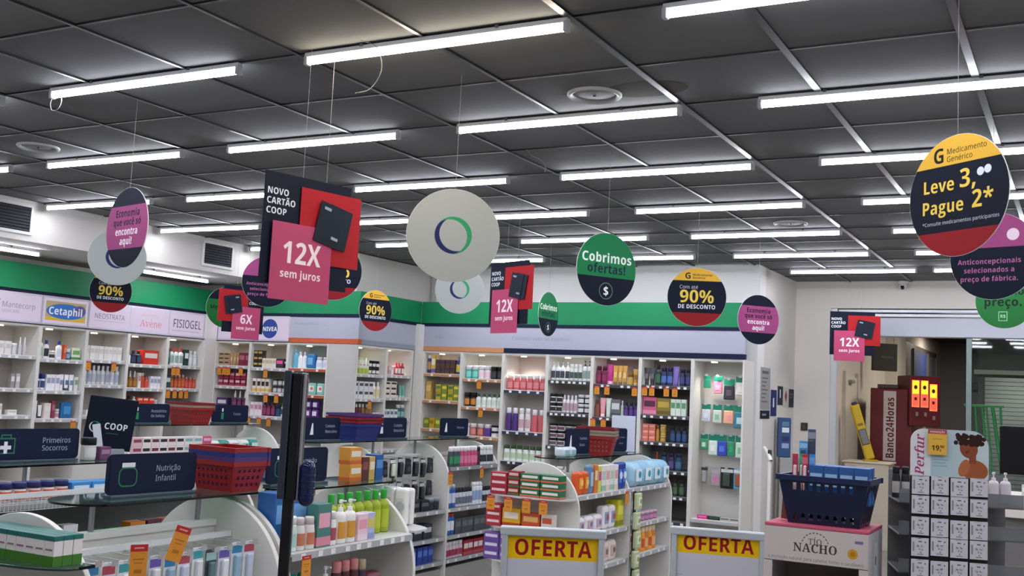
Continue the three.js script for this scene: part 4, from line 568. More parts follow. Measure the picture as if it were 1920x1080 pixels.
  row(uL, 0.92, 'upper shelf of the far gondola', [['pack', 2, .09, .16, .07, '#d8571f #e8a03a #f0c86a', 'orange soft pack'], ['pack', 1, .08, .2, .06, '#5f86a8 #a8c0d4', 'steel blue pouch'], ['box', 1, .05, .2, .06, '#d8793a #f0d0b0', 'orange tall carton'], ['box', 1, .05, .19, .06, '#d8d46a #c8408a', 'yellow pink carton'], ['box', 4, .07, .19, .06, ['#dfe2dc #b8c8c0 #8fc0b0', '#eae4e0 #d8a0a0 #e8c8b0'], 'tall white carton'], ['pack', 2, .085, .2, .06, '#1f3f98 #4f78c8 #d8e4f4', 'royal blue soft pack']], { gap: .008, front: -0.03 });
  row(uL, 0.64, 'second shelf of the far gondola', [['pack', 3, .15, .12, .09, '#e4e2e6 #c8a8b4 #6a7ab0', 'white wipes pack'], ['pack', 2, .11, .17, .08, '#e8e4e6 #8fa0c0 #b04a6a', 'white pack with blue print'], ['box', 1, .12, .2, .1, '#c8c01f #e4dc5a #8a8a1f', 'yellow carton']], { gap: .01, front: -0.03 });
  row(uL, 0.4, 'third shelf of the far gondola', [['pack', 5, .14, .15, .09, '#e4d4cc #d0b0a4 #7a6a6a', 'cream soft pack']], { gap: .012, front: -0.03 });
  row(uR, 0.76 + 0.16, 'top right shelf of the far gondola', [['pack', 4, .2, .19, .22, ['#9fc8dc #d8eaf2 #2f8fa0', '#8fbcd8 #e4f0f4 #3fa0a0'], 'light blue diaper pack', { jit: 0, turn: 0 }]], { gap: .006, front: 0.0 });
  row(uR, 0.64, 'middle right shelf of the far gondola', [['tube', 4, .06, .17, .045, ['#7fa8b8 #3a6a78 #d0e4ea', '#c8d8e0 #2f8a98 #8fb8c8'], 'blue grey tube'], ['jar', 4, .085, .07, .07, '#9a5a84 #d8b8cc #b884a4', 'mauve jar']], { gap: .01, front: -0.03 });
  row(uR, 0.4, 'lower right shelf of the far gondola', [['pump', 3, .07, .19, .06, '#9a2430 #e8d8d0 #d8b0a8', 'red pump bottle'], ['flip', 5, .07, .19, .055, ['#d8803a #f0d0a0 #e8b070', '#e8a030 #f4dcb0 #c85a2a'], 'orange shampoo bottle']], { gap: .01, front: -0.03 });
  { // hanging strip of snack bags at the divider
    const t = thing('clip_strip', 'dark hanging strip at the middle divider of the far gondola', 'display strip', -3.085, 0.9, -7.83, PI / 2); mesh('strip', box(0.06, 0.72, 0.004), M('#23282c', 0.4), t, 0, -0.36, 0);
    for (let i = 0; i < 5; i++) product('pack', .1, .13, .04, '#bcc89a #e4e8d4 #8fae4a', 'pale green bag', 'on the dark hanging strip', -3.055, 0.76 - i * 0.145, -7.83 + (i % 2) * 0.02, PI / 2);
  }
}
// ----- row B: front wire shelf, far double module
{
  let u = gondola('B0', 'gondola with a wire-fronted shelf under the first aid sign', -4.72, -2.75, -5.0, 0.74, 1.06, { shelves: [1.0, 0.7, 0.4], glass: [1.15, 0.5, 2.2, 0.34], posts: [0.9, 2.0], tags: 0, spine: '#77797a' });
  const wires = []; for (let i = 0; i < 100; i++) wires.push(new THREE.BoxGeometry(0.003, 0.06, 0.003).translate(0.06 + i * 0.0215, 0.995, 0.015)); for (const y of [0.966, 0.995, 1.024]) wires.push(new THREE.BoxGeometry(2.2, 0.003, 0.003).translate(1.12, y, 0.018));
  const wf = mesh('wire_front', mergeGeometries(wires), M('#d8dadc', 0.3, { metalness: 0.3 }), u.t); wf.userData.kind = 'stuff';
  mesh('shelf_lip', box(2.2, 0.022, 0.006), M('#dedfe0', 0.4), u.t, 1.12, 1.037, 0.015);
  row(u, 1.0, 'behind the wire front', [0.4, ['jar', 6, .07, .09, .07, '#e6dcd8 #28306a #d8603a', 'white tub with navy lid and orange label', { jit: 0 }], ['box', 4, .11, .075, .1, '#3f8ac8 #d0e4f2 #6ab0dc', 'sky blue carton', { jit: 0 }], ['box', 4, .11, .05, .09, '#4f9ad0 #b85a6a #d4e8f4', 'light blue flat carton', { stack: 3, jit: 0 }]], { gap: .008, front: -0.02, x0: 0.03 });
  row(u, 0.7, 'below the first aid wire front', [0.55, ['box', 4, .085, .17, .06, ['#26305a #d8dae2', '#dcdce0 #8f94a8'], 'navy and white flat box', { turn: 0 }], 0.06, ['pack', 2, .12, .13, .08, '#2a6a3c #c8d8b0 #d87a2a', 'dark green soft pack'], ['box', 3, .1, .15, .07, ['#c87a2a #e8c080', '#5a2c3c #a87a88'], 'orange or plum carton']], { gap: .012, front: -0.03, x0: 0.03 });
  aisleSign('navy first aid sign with a white cross in a case', ['Primeiros', 'Socorros'], 'kit', -4.72, 1.15, -3.69, PI / 2 - 0.06, 0.52, 0.155);
  const t = thing('store_emblem_board', 'tilted navy board with a white and green ring emblem', 'sign', -4.83, 1.15, -4.26, PI / 2 - 0.6);
  const tex = canvasMap(256, 288, (g, w, h) => { g.fillStyle = '#0d1828'; g.fillRect(0, 0, w, h); ring(g, 48, 172, 32, '#e8eaee', '#2f8a5c'); txt(g, 'COOP', 96, 160, 50, '#f0f2f4', 'bold', 'left', 0.95); g.fillStyle = '#2f6a4c'; g.fillRect(110, 198, 70, 4); });
  const b = mesh('board', rbox(0.26, 0.29, 0.012, 0.006, 2), M('#0b1424', 0.45, { specularIntensity: 0.4 }), t, 0, 0.185, 0); b.rotation.z = -0.1; mesh('printed_face', new THREE.PlaneGeometry(0.25, 0.28), printMat(tex, 0.35), b, 0, 0, 0.0068);
  mesh('base', rbox(0.16, 0.045, 0.1, 0.004), M('#9aa0a8', 0.4), t, 0, 0.023, 0);
  const s = mesh('support_strip', box(0.042, 0.2, 0.003), M('#c8ccd4', 0.4), t, -0.062, 0.085, 0.055); s.rotation.x = -0.2; s.rotation.z = 0.16;
  row({ x: -4.62, z: -3.93, ry: PI / 2, W: 0.5 }, 1.15, 'on the glass top beside the emblem board', [['jar', 1, .08, .12, .08, '#c8c4c0 #16181a #d8d6d2', 'white tub with black lid'], ['box', 1, .07, .07, .06, '#6a3f62 #a87a9c', 'plum carton']], { front: -0.03 });

  u = gondola('B1g', 'far gondola with black hair accessories on pegs and rows of deodorants', -5.12, -6.9, -8.78, 0.64, 1.14, { panels: [0.024, 1.0, 1.88], shelves: [0.6, 0.37, 0.17], glass: [1.18, -0.65, 1.85, 0.3], posts: [0.3, 0.92, 1.6], tags: 10, dark: true });
  for (const y of [0.95]) { const s = mesh('shelf', rbox(0.84, 0.016, 0.27, 0.003), M('#7d7f84', 0.4), u.t, 1.44, y - 0.008, -0.15); mesh('price_rail', box(0.84, 0.03, 0.004), M('#8f9194', 0.4), s, 0, -0.01, 0.137); for (let q = 0; q < 4; q++) mesh('price_tag', box(0.03, 0.022, 0.002), M('#e9e7e2', 0.6), s, -0.3 + q * 0.2, -0.01, 0.14); promoTag(s, 0.12, -0.06, 0.141, 1.1); }
  promoTag(u.t, 0.99, 0.86, 0.012, 1.3);
  const rows = [[1.02, 'top peg row of black hair accessories'], [0.83, 'lower peg row of black hair accessories']];
  rows.forEach(([y, nm], r) => { const list = []; for (let i = 0; i < 8; i++) list.push(i % 3 === 1 ? ['hang', .09, .13, .02, '#20232c #17181c #3a4054', 'dark hair band card', rr(-.015, .015)] : ['blister', .08, .16, .025, i === 2 && r === 0 ? '#2c3a34 #cfe0c8 #e8ece8' : '#1c1d22 #33353d #c9ccd2', i === 2 && r === 0 ? 'black card with pale oval brush' : 'black hair clip card', rr(-.015, .015)]); pegs(u, y, nm, list, { back: -0.28, len: 0.17, W: 0.9, x0: 0.05 }); });
  const w = { x: -4.8, z: -6.92, ry: PI / 2, W: 0.95 };
  row(w, 0.6, 'under the hair accessory pegs', [0.3, ['box', 3, .12, .09, .1, '#1f2226 #5a5e66', 'black flat carton', { turn: 0 }], ['jar', 2, .08, .1, .08, '#2a2c32 #9aa0a8', 'dark tub with grey lid']], { front: -0.03, gap: .02 });
  row(w, 0.37, 'second shelf under the hair accessory pegs', [0.2, ['box', 4, .13, .12, .1, '#2c3038 #b8bcc4', 'charcoal carton with pale print', { turn: 0 }]], { front: -0.03, gap: .012 });
  row(w, 0.17, 'lowest shelf under the hair accessory pegs', [0.2, ['box', 7, .075, .14, .08, '#1f3f98 #5a7ad0', 'royal blue carton', { turn: 0 }]], { front: -0.03, gap: .012 });
  const v = { x: -4.8, z: -7.92, ry: PI / 2, W: 0.85 };
  row(v, 0.95, 'top shelf of the far deodorant gondola', [['flip', 3, .055, .17, .05, '#3a4a4c #eeeeee #2f8a5a', 'dark bottle with white cap'], ['flip', 5, .055, .17, .05, '#c04a74 #f2eef0 #d87a9c', 'pink bottle with white cap'], ['flip', 1, .055, .16, .05, '#4a1f34 #2c1420', 'plum bottle'], ['flip', 4, .055, .17, .05, '#d8dade #f2f2f2 #2a2c34', 'white bottle with black label']], { gap: .003, front: -0.02 });
  row(v, 0.6, 'second shelf of the far deodorant gondola', [['can', 2, .06, .2, .06, '#2f5fa8 #b8bcc4 #c8d4e8', 'blue spray can'], ['flip', 5, .055, .16, .05, '#c9cdd4 #2a2c34 #6a7080', 'silver bottle with black cap'], ['can', 3, .055, .2, .055, '#dfe2e8 #f0f0f2 #8fa8c8', 'tall white spray can'], ['flip', 3, .055, .15, .05, '#c4c9d0 #1f2128 #2c3038', 'grey bottle']], { gap: .003, front: -0.02 });
  row(v, 0.37, 'third shelf of the far deodorant gondola', [['can', 2, .06, .19, .06, '#2f62b0 #c8403a #e0e6f0', 'blue spray can with red cap'], ['box', 6, .1, .13, .07, '#4a5056 #6a7076', 'dark grey carton', { turn: 0 }]], { gap: .004, front: -0.02 });
  row(v, 0.17, 'lowest shelf of the far deodorant gondola', [['flip', 5, .055, .14, .05, '#d8c4cc #eeeaec #a83a5a', 'pale pink bottle'], ['box', 6, .085, .13, .07, '#9a1f34 #e8dcdc #c04a58', 'crimson carton', { turn: 0 }]], { gap: .003, front: -0.02 });
  aisleSign('navy sign left of the blue and red basket stack', ['Cuidado', 'Masculino'], 'tooth', -5.1, 1.18, -6.5, PI / 2 - 0.06, 0.4, 0.165);
  basketStack('on the far middle glass top', ['#1c2a70', '#7a1020', '#7a1020', '#4a2c66'], -5.12, 1.18, -6.93, -0.08, 0.026, { W: 0.31, D: 0.3, H: 0.12, slots: [[0.3, 0.32]] });
  aisleSign('navy sign right of the blue and red basket stack', ['Cuidado', 'Masculino'], 'tooth', -5.08, 1.18, -7.38, PI / 2 - 0.06, 0.42, 0.165);
  aisleSign('navy sign farthest back, before the olive dye cartons', ['Tinturas'], 'tooth', -5.1, 1.18, -8.42, PI / 2 - 0.3, 0.34, 0.16);
}
// ----- row C: far left gondola
{
  const u = gondola('C1', 'far left gondola with boxed hair removal kits and soft packs', -6.87, -6.0, -7.78, 0.64, 1.17, { panels: [0.024, 1.78], shelves: [0.98, 0.7, 0.4], glass: [1.21, 0.1, 1.75, 0.3], posts: [0.35, 1.5], promo: [[0.2, 0.3, 0.38, 0.44, 0.52]], tags: 8 });
  row(u, 0.98, 'top shelf of the far left gondola', [['box', 1, .1, .07, .07, '#d8b8bc #8a3f50', 'pink carton', { stack: 2, jit: 0 }], ['box', 5, .085, .07, .07, ['#e6dfdc #2c2426', '#e4d8d6 #6a2c3a'], 'white carton with dark portrait print', { stack: 2, jit: 0 }], ['box', 2, .1, .07, .07, '#e2dcd8 #7fb0b0', 'white carton with teal print', { stack: 2, jit: 0 }], ['box', 1, .1, .07, .07, '#c8507a #e8a8c0', 'bright pink carton', { stack: 2, jit: 0 }], ['pack', 5, .12, .1, .1, ['#d4dcd6 #9ac0ac #5a4a60', '#1f8a7c #d8e4e0', '#e0dcdc #b0889c'], 'crumpled soft pack', { jit: 0.02 }]], { gap: .004, front: -0.02 });
  row(u, 0.7, 'second shelf of the far left gondola', [['box', 8, .12, .14, .08, ['#1f2a4a #4a5a8a', '#e4e2de #b0aca8'], 'stacked kit carton'], ['pack', 4, .14, .14, .1, '#223058 #5a6a98', 'navy soft pack']], { gap: .01, front: -0.02 });
  aisleSign('navy sign left of the far left red basket', ['Acessórios', 'de beleza'], 'bottle', -6.86, 1.21, -6.42, PI / 2 - 0.06, 0.46, 0.155);
  basketStack('on the far left glass top', ['#8f1519', '#8a7a68', '#7a1020'], -6.87, 1.21, -6.92, -0.08, 0.022, { W: 0.31, D: 0.24, H: 0.13 });
  aisleSign('navy sign right of the far left red basket', ['Corpo'], 'bottle', -6.86, 1.21, -7.4, PI / 2 - 0.06, 0.44, 0.155);
}
// ---------- hanging mobiles ----------
const NV = '#070f24', PINK = '#9a4578', YEL = '#dfae3c', RED = '#8f1a22', GRN = '#187a48';
function ring(g, x, y, r, c1, c2) {     // two crescents that make an open ring
  const cres = (col, dir) => { g.fillStyle = col; g.beginPath(); for (let i = -20; i <= 20; i++) { const a = dir + i / 20 * 1.95; g.lineTo(x + Math.cos(a) * r, y + Math.sin(a) * r); } for (let i = 20; i >= -20; i--) { const a = dir + i / 20 * 1.95, q = r * (1 - 0.27 * Math.cos(i / 20 * PI / 2)); g.lineTo(x + Math.cos(a) * q, y + Math.sin(a) * q); } g.fill(); };
  cres(c1, PI - 0.45); cres(c2, -0.45);
}
const faces = {
  econ: (g, S) => { g.fillStyle = NV; g.fillRect(0, 0, S, S); g.fillStyle = PINK; g.fillRect(0, S * .225, S, S * .54); txt(g, 'Economia', S * .5, S * .32, S * .125, NV); txt(g, 'que você só', S * .5, S * .43, S * .12, NV); txt(g, 'encontra', S * .5, S * .55, S * .125, '#f0e6ee'); txt(g, 'aqui!', S * .5, S * .67, S * .125, '#f0e6ee'); },
  n90: (g, S) => { g.fillStyle = NV; g.fillRect(0, 0, S, S); g.fillStyle = YEL; g.fillRect(0, 0, S, S * .22); g.fillStyle = RED; g.fillRect(0, S * .77, S, S); txt(g, 'G', S * .34, S * .135, S * .15, '#15171c'); txt(g, 'Medicamento', S * .42, S * .115, S * .05, '#4a3812', 'bold', 'left'); txt(g, 'Genérico', S * .42, S * .165, S * .05, '#4a3812', 'bold', 'left'); txt(g, 'Com até', S * .2, S * .33, S * .085, '#c8ccd4', '', 'left'); txt(g, '90%', S * .5, S * .49, S * .3, '#eac94e'); txt(g, 'DE DESCONTO', S * .5, S * .665, S * .095, '#e8eaf0'); },
  leve: (g, S) => { g.fillStyle = NV; g.fillRect(0, 0, S, S); g.fillStyle = YEL; g.fillRect(0, 0, S, S * .24); g.fillStyle = RED; g.fillRect(0, S * .79, S, S); txt(g, 'G', S * .31, S * .15, S * .17, '#15171c'); txt(g, 'Medicamento', S * .39, S * .125, S * .065, '#2c2410', '', 'left'); txt(g, 'Genérico', S * .39, S * .19, S * .065, '#2c2410', '', 'left'); txt(g, 'Leve', S * .14, S * .4, S * .15, '#ecca52', 'bold', 'left'); txt(g, '3,', S * .52, S * .37, S * .21, '#ecca52', 'bold', 'left'); txt(g, 'Pague', S * .13, S * .58, S * .15, '#ecca52', 'bold', 'left'); txt(g, '2*', S * .64, S * .555, S * .2, '#ecca52', 'bold', 'left'); for (const [a, b] of [[.73, .34], [.8, .33]]) { g.fillStyle = '#dfe3ea'; g.beginPath(); g.arc(S * a, S * b, S * .035, 0, 7); g.fill(); } txt(g, '*Consulte medicamentos participantes', S * .14, S * .71, S * .044, '#c8ccd4', '', 'left'); },
  cob: (g, S) => { g.fillStyle = GRN; g.fillRect(0, 0, S, S); g.fillStyle = NV; g.fillRect(0, S * .61, S, S); txt(g, 'Cobrimos', S * .5, S * .345, S * .185, '#e8f0e8'); txt(g, 'ofertas!', S * .5, S * .495, S * .175, '#10243a'); g.strokeStyle = '#5f8a6c'; g.lineWidth = S * .012; g.beginPath(); g.arc(S * .5, S * .8, S * .11, 0, 7); g.stroke(); txt(g, '$', S * .5, S * .805, S * .17, '#f0f4f0', '600'); },
  logo: (g, S) => { g.fillStyle = '#a3a8a5'; g.fillRect(0, 0, S, S); ring(g, S * .5, S * .5, S * .2, '#1c2a58', '#2f9460'); },
  anti: (g, S) => { g.fillStyle = NV; g.fillRect(0, 0, S, S); g.fillStyle = PINK; g.fillRect(0, 0, S, S * .4); g.fillStyle = '#e4cfdc'; g.beginPath(); g.arc(S * .72, S * .26, S * .07, 0, 7); g.fill(); txt(g, 'Anticoncepcionais', S * .45, S * .56, S * .082, '#b8689a'); txt(g, 'selecionados a', S * .45, S * .66, S * .082, '#b8689a'); txt(g, 'preço de fábrica.', S * .45, S * .76, S * .082, '#b8689a'); },
  menor: (g, S) => { g.fillStyle = '#226b33'; g.fillRect(0, 0, S, S); txt(g, 'O menor', S * .5, S * .32, S * .2, '#10201c'); txt(g, 'preço.', S * .47, S * .52, S * .22, '#10201c'); g.strokeStyle = '#8fc09a'; g.lineWidth = S * .014; g.strokeRect(S * .4, S * .7, S * .14, S * .16); txt(g, 'R$', S * .47, S * .78, S * .08, '#9fd0aa'); },
  leaf: (g, S) => { g.fillStyle = NV; g.fillRect(0, 0, S, S); g.fillStyle = '#226b33'; g.fillRect(0, S * .3, S, S); txt(g, 'Menor preço', S * .5, S * .5, S * .13, '#10201c'); },
};
const faceMat = {};
function disc(face, label, x, y, z, turn, D = 0.4) {
  const base = Math.atan2(-x, -z), t = thing('hanging_disc', label, 'hanging sign', x, y, z, base + turn, null), R = D / 2;
  delete t.userData.group;
  const m = faceMat[face] || (faceMat[face] = printMat(canvasMap(face === 'leve' ? 512 : 256, face === 'leve' ? 512 : 256, (g, S) => faces[face](g, S)), 0.45));
  mesh('board', G('disc' + D, () => new THREE.CylinderGeometry(R, R, 0.003, 56).rotateX(PI / 2)), M('#e4e4e2', 0.5), t);
  const g = G('dface' + D, () => new THREE.CircleGeometry(R - 0.001, 56)); mesh('printed_face', g, m, t, 0, 0, 0.0021); mesh('printed_face', g, m, t, 0, 0, -0.0021, PI);
  const wl = CEIL - 0.004 - (y + R - 0.012); mesh('wire', cyl(0.0008, 0.0008, wl, 5), M('#8d8d8c', 0.5), t, 0, R - 0.012 + wl / 2, 0);
}
const deg = PI / 180;
disc('econ', 'pink and navy hanging disc seen at a steep angle at far left', -4.17, 2.335, -3.68, -62 * deg);
disc('logo', 'white hanging disc with ring emblem behind the far left pink disc', -6.1, 2.44, -5.32, 8 * deg);
disc('n90', 'navy 90% disc partly hidden below the far left white disc', -8.1, 2.38, -7.02, 20 * deg);
disc('anti', 'pink and navy disc half hidden behind the large hanging card', -5.7, 2.39, -6.46, 10 * deg);
disc('n90', 'navy 90% disc almost wholly behind the large hanging card', -4.53, 2.38, -5.78, 10 * deg);
disc('leaf', 'green and navy disc behind the small hanging card', -7.5, 2.31, -7.92, 20 * deg);
disc('n90', 'yellow, navy and red 90% disc before the narrow corner bays', -6.11, 2.34, -8.5, 38 * deg);
disc('logo', 'large white hanging disc with ring emblem at centre', -2.38, 2.27, -3.84, 5 * deg);
disc('logo', 'smaller white disc with ring emblem below the large white one', -4.51, 2.43, -7.42, 3 * deg);
disc('cob', 'small green and navy disc turned nearly edge on', -4.29, 2.33, -8.62, 63 * deg);
disc('cob', 'larger green and navy disc with a dollar sign', -2.32, 2.31, -5.35, 36 * deg);
disc('n90', 'yellow, navy and red 90% disc before the white back wall', -2.35, 2.32, -6.98, 6 * deg);
disc('econ', 'pink and navy disc at the right end of the back wall', -2.34, 2.29, -8.5, 36 * deg);
disc('leve', 'large yellow, navy and red disc with a take-three offer', -0.37, 2.32, -3.67, -42 * deg);
disc('anti', 'pink and navy contraceptive disc behind the take-three disc', -0.38, 2.34, -5.3, -22 * deg);
disc('menor', 'dark green disc lowest of the three at far right', -0.53, 2.44, -8.45, -12 * deg);
const cardTex = {};
function cardMobile(label, num, x, y, z, turn, S = 0.5, flip = false) {
  const t = thing('hanging_card_sign', label, 'hanging sign', x, y, z, Math.atan2(-x, -z) + turn), k = S / 0.5, f = flip ? -1 : 1;
  const P = (n, w, h, px, py, pz, m, rz = 0) => { const q = mesh(n, box(w * k, h * k, 0.003), m, t, px * k * f, py * k, pz); q.rotation.z = rz * f; return q; };
  const F = (key, w, h, px, py, pz, draw) => { const tx = cardTex[key] || (cardTex[key] = printMat(canvasMap(256, Math.round(256 * h / w), draw), 0.45)); mesh('printed_face', new THREE.PlaneGeometry(w * k, h * k), tx, t, px * k * f, py * k, pz); };
  P('navy_board', .434, .439, -.025, .03, 0, M(NV, 0.55, { specularIntensity: 0.35 })); P('red_board', .312, .30, .088, .06, .006, M('#a81c24', 0.55, { specularIntensity: 0.35 })); P('pink_board', .296, .306, -.053, -.097, .012, M('#b5486c', 0.55, { specularIntensity: 0.35 }));
  P('dark_card', .13, .17, .075, .075, .018, M('#0d1828', 0.45, { specularIntensity: 0.4 }), -0.2); P('dark_card', .12, .168, .12, .07, .015, M('#101d2c', 0.45, { specularIntensity: 0.4 }), -0.2);
  for (const [a, b] of [[.06, .14], [.1, .02]]) P('card_print', .035, .012, a, b, .0205, M('#8f9aa8', 0.5), -0.2);
  F('novo', .16, .13, -.155, .135, .0018, (g, w, h) => { g.fillStyle = NV; g.fillRect(0, 0, w, h); ['NOVO', 'CARTÃO', 'COOP'].forEach((s, i) => txt(g, s, 8, h * (.2 + i * .3), 58, '#e0e4ea', 'bold', 'left')); });
  F(num, .25, .2, -.053, -.085, .0138, (g, w, h) => { g.fillStyle = '#b5486c'; g.fillRect(0, 0, w, h); txt(g, num, w * .5, h * .38, 124, '#f0dfe6', 'bold', 'center', 0.92); txt(g, 'sem juros', w * .5, h * .8, 44, '#f0dfe6', 'bold'); });
  for (const s of [-1, 1]) { const wl = CEIL - 0.004 - (y + .24 * k); mesh('wire', cyl(0.0008, 0.0008, wl, 5), M('#8d8d8c', 0.5), t, s * 0.06, .24 * k + wl / 2, 0); }
}
cardMobile('large layered navy, red and pink card mobile with 12X', '12X', -2.76, 2.185, -3.37, 38 * deg);
cardMobile('small layered card mobile with 6X before the left wall', '6X', -7.05, 2.24, -7.65, 30 * deg, 0.5, true);
cardMobile('layered 12X card mobile seen nearly edge on near centre', '12X', -3.52, 2.27, -6.48, -52 * deg);
cardMobile('layered 12X card mobile hanging before the exit opening', '12X', -2.07, 2.335, -11.1, 4 * deg);

// ---------- foreground on the right ----------
const ofertaTex = canvasMap(512, 640, (g, w, h) => { g.fillStyle = '#c9c9d2'; g.fillRect(0, 0, w, h); g.fillStyle = '#eec012'; g.fillRect(0, 0, w, 126); txt(g, 'OFERTA', w / 2, 62, 126, '#981a20', 'bold', 'center', 0.96); g.fillStyle = '#8f8f98'; g.fillRect(0, 262, 40, 3); g.fillRect(230, 272, 150, 5); });
function offerStand(label, x, z, ry, top, W, up = 0) {
  const t = thing('offer_stand', label, 'sign stand', x, 0, z, ry), fr = M('#c3cbd0', 0.3, { metalness: 0.25 }), H = 0.56;
  for (const s of [-1, 1]) mesh('frame_side', rbox(0.024, H, 0.03, 0.005, 2), fr, t, s * (W / 2 - 0.012), top - H / 2, 0);
  mesh('frame_top', rbox(W + 0.012, 0.034, 0.036, 0.007, 2), fr, t, 0, top - 0.012, 0); mesh('frame_bottom', rbox(W - 0.05, 0.026, 0.03, 0.005, 2), fr, t, 0, top - H + 0.013, 0);
  mesh('back_board', box(W - 0.046, H - 0.04, 0.006), M('#b8b8be', 0.6), t, 0, top - H / 2, -0.004);
  const f = mesh('poster', new THREE.PlaneGeometry(W - 0.05, (W - 0.05) * 1.25), printMat(ofertaTex, 0.5), t, 0, top - 0.034 - (W - 0.05) * 0.625 + 0.003 + up, 0.0005);
  mesh('pole', cyl(0.016, 0.016, top - H - 0.02, 14), fr, t, 0, (top - H) / 2 + 0.01, 0); mesh('base', rbox(0.34, 0.02, 0.26, 0.006), fr, t, 0, 0.0105, 0);
}
offerStand('framed yellow and red offer stand left of the narrow aisle', -1.765, -3.67, 28 * deg, 1.115, 0.385);
offerStand('framed yellow and red offer stand next to the carton display', -1.36, -4.41, 14 * deg, 1.085, 0.385, 0.013);
{ // carton floor display with a pink top
  const x0 = -1.085, x1 = -0.705, z = -4.1, top = 1.175, d = 0.30, W = x1 - x0;
  const t = thing('carton_display', 'pale cardboard floor display with pink top and crowned emblem', 'display', (x0 + x1) / 2, 0, z), c = M('#c6bcb8', 0.7);
  const tex = canvasMap(512, 163, (g, w, h) => { g.fillStyle = '#c6bcb8'; g.fillRect(0, 0, w, h); txt(g, 'TÍO', w * .5, h * .36, 40, '#4a4040', '', 'center', 1, 'serif'); txt(g, 'NACHO', w * .5, h * .56, 58, '#403636', 'bold', 'center', 1, 'serif'); g.strokeStyle = '#5c5050'; g.lineWidth = 5; g.setLineDash([10, 8]); g.beginPath(); g.arc(w * .5, h * .5, 68, PI * 1.1, PI * 1.9); g.stroke(); g.setLineDash([]); txt(g, 'a evolução natural para cabelos fortes e saudáveis', w * .5, h * .9, 21, '#7a6e6c', ''); g.fillStyle = '#c8962f'; g.beginPath(); g.arc(w * .86, h * .6, 25, 0, 7); g.fill(); g.fillStyle = '#b07a1f'; g.beginPath(); g.arc(w * .86, h * .6, 13, 0, 7); g.fill(); g.fillStyle = '#7a6a98'; g.fillRect(w * .88, h * .2, 40, 14); });
  mesh('top_board', rbox(W, 0.012, d, 0.003), M('#c0516a', 0.6), t, 0, top - 0.006, -d / 2);
  mesh('front_board', box(W, 0.125, 0.008), c, t, 0, top - 0.0125 - 0.0625, -0.004); mesh('printed_face', new THREE.PlaneGeometry(W - 0.004, 0.121), printMat(tex, 0.65), t, 0, top - 0.075, 0.0006);
  for (const s of [-1, 1]) { mesh('side_board', box(0.01, top - 0.013, d - 0.01), M('#bdb9bb', 0.7), t, s * (W / 2 - 0.005), (top - 0.013) / 2, -d / 2 - 0.004); mesh('front_stile', box(0.032, top - 0.14, 0.008), c, t, s * (W / 2 - 0.016), (top - 0.14) / 2, -0.004); }
  mesh('side_print', box(0.001, 0.17, 0.08), M('#c9ccd0', 0.6), t, W / 2 + 0.0008, top - 0.14, -d / 2); mesh('side_mark', box(0.0012, 0.03, 0.02), M('#5a5c60', 0.6), t, W / 2 + 0.0012, top - 0.12, -d / 2);
  mesh('back_board', box(W - 0.022, top - 0.02, 0.008), M('#8d8580', 0.7), t, 0, (top - 0.02) / 2, -d + 0.006);
  for (const y of [0.82, 0.45, 0.1]) mesh('shelf', box(W - 0.024, 0.01, d - 0.03), c, t, 0, y, -d / 2);
  const u = { x: x0, z, ry: 0, W };
  row(u, 0.8255, 'in the upper opening of the pink topped display', [0.14, ['jar', 1, .1, .145, .1, '#2c3f98 #3f58b8 #c8d0e4', 'blue lidded jar'], ['jar', 1, .075, .08, .075, '#4a3a2c #6a553f', 'brown jar']], { front: -0.06 });
  const sh = mesh(numbered('folded_leaflet'), box(0.075, 0.1, 0.002), M('#8a4a3a', 0.6), scene, -1.02, top + 0.05, -4.25, 0.4); sh.rotation.x = -0.25; sh.userData = { label: 'small brown leaflet leaning left of the blue basket', category: 'leaflet' };
  basket('dark blue shopping basket on the pink topped display', '#0e1838', '#122048', -0.876, top + 0.001, -4.245, -0.02, { W: 0.33, D: 0.235, H: 0.17, slots: [[0.08, 0.22], [0.74, 0.9]] });
  const bz = -4.245;
  for (let r = 0; r < 2; r++) for (let i = 0; i < 4; i++) product('box', .055, .14, .05, '#2a5a98 #9fc0e0 #3a6ab0', 'blue toothpaste style carton', 'standing in the dark blue basket', -0.915 + i * 0.056, top + 0.08, bz + 0.035 - r * 0.065, rr(-.05, .05));
  for (const [i, col] of ['#c23040 #e8d0d4 #a03858', '#2f9a6a #e0ece4 #4fb088', '#b82a3a #ead4d6 #d06878', '#3f8ad0 #d0e4f4 #6aa8e0'].entries()) product('blister', .022, .16, .014, col, ['red and white', 'green', 'dark red', 'sky blue'][i] + ' toothbrush card', 'standing in the dark blue basket', -0.998 + i * 0.019, top + 0.25 - (i === 3 ? 0 : 0.0), bz + 0.045 - (i % 2) * 0.03, 0.1);
  product('blister', .032, .12, .014, '#3f8fc8 #2a4a70 #8fc4e8', 'tall blue toothbrush card', 'rising behind the others in the dark blue basket', -0.985, top + 0.3, bz - 0.03, 0.1);
  product('blister', .03, .16, .014, '#4a5468 #39424f #8a94a4', 'tallest grey toothbrush card', 'rising behind the others in the dark blue basket', -0.958, top + 0.345, bz - 0.05, 0.05);
}
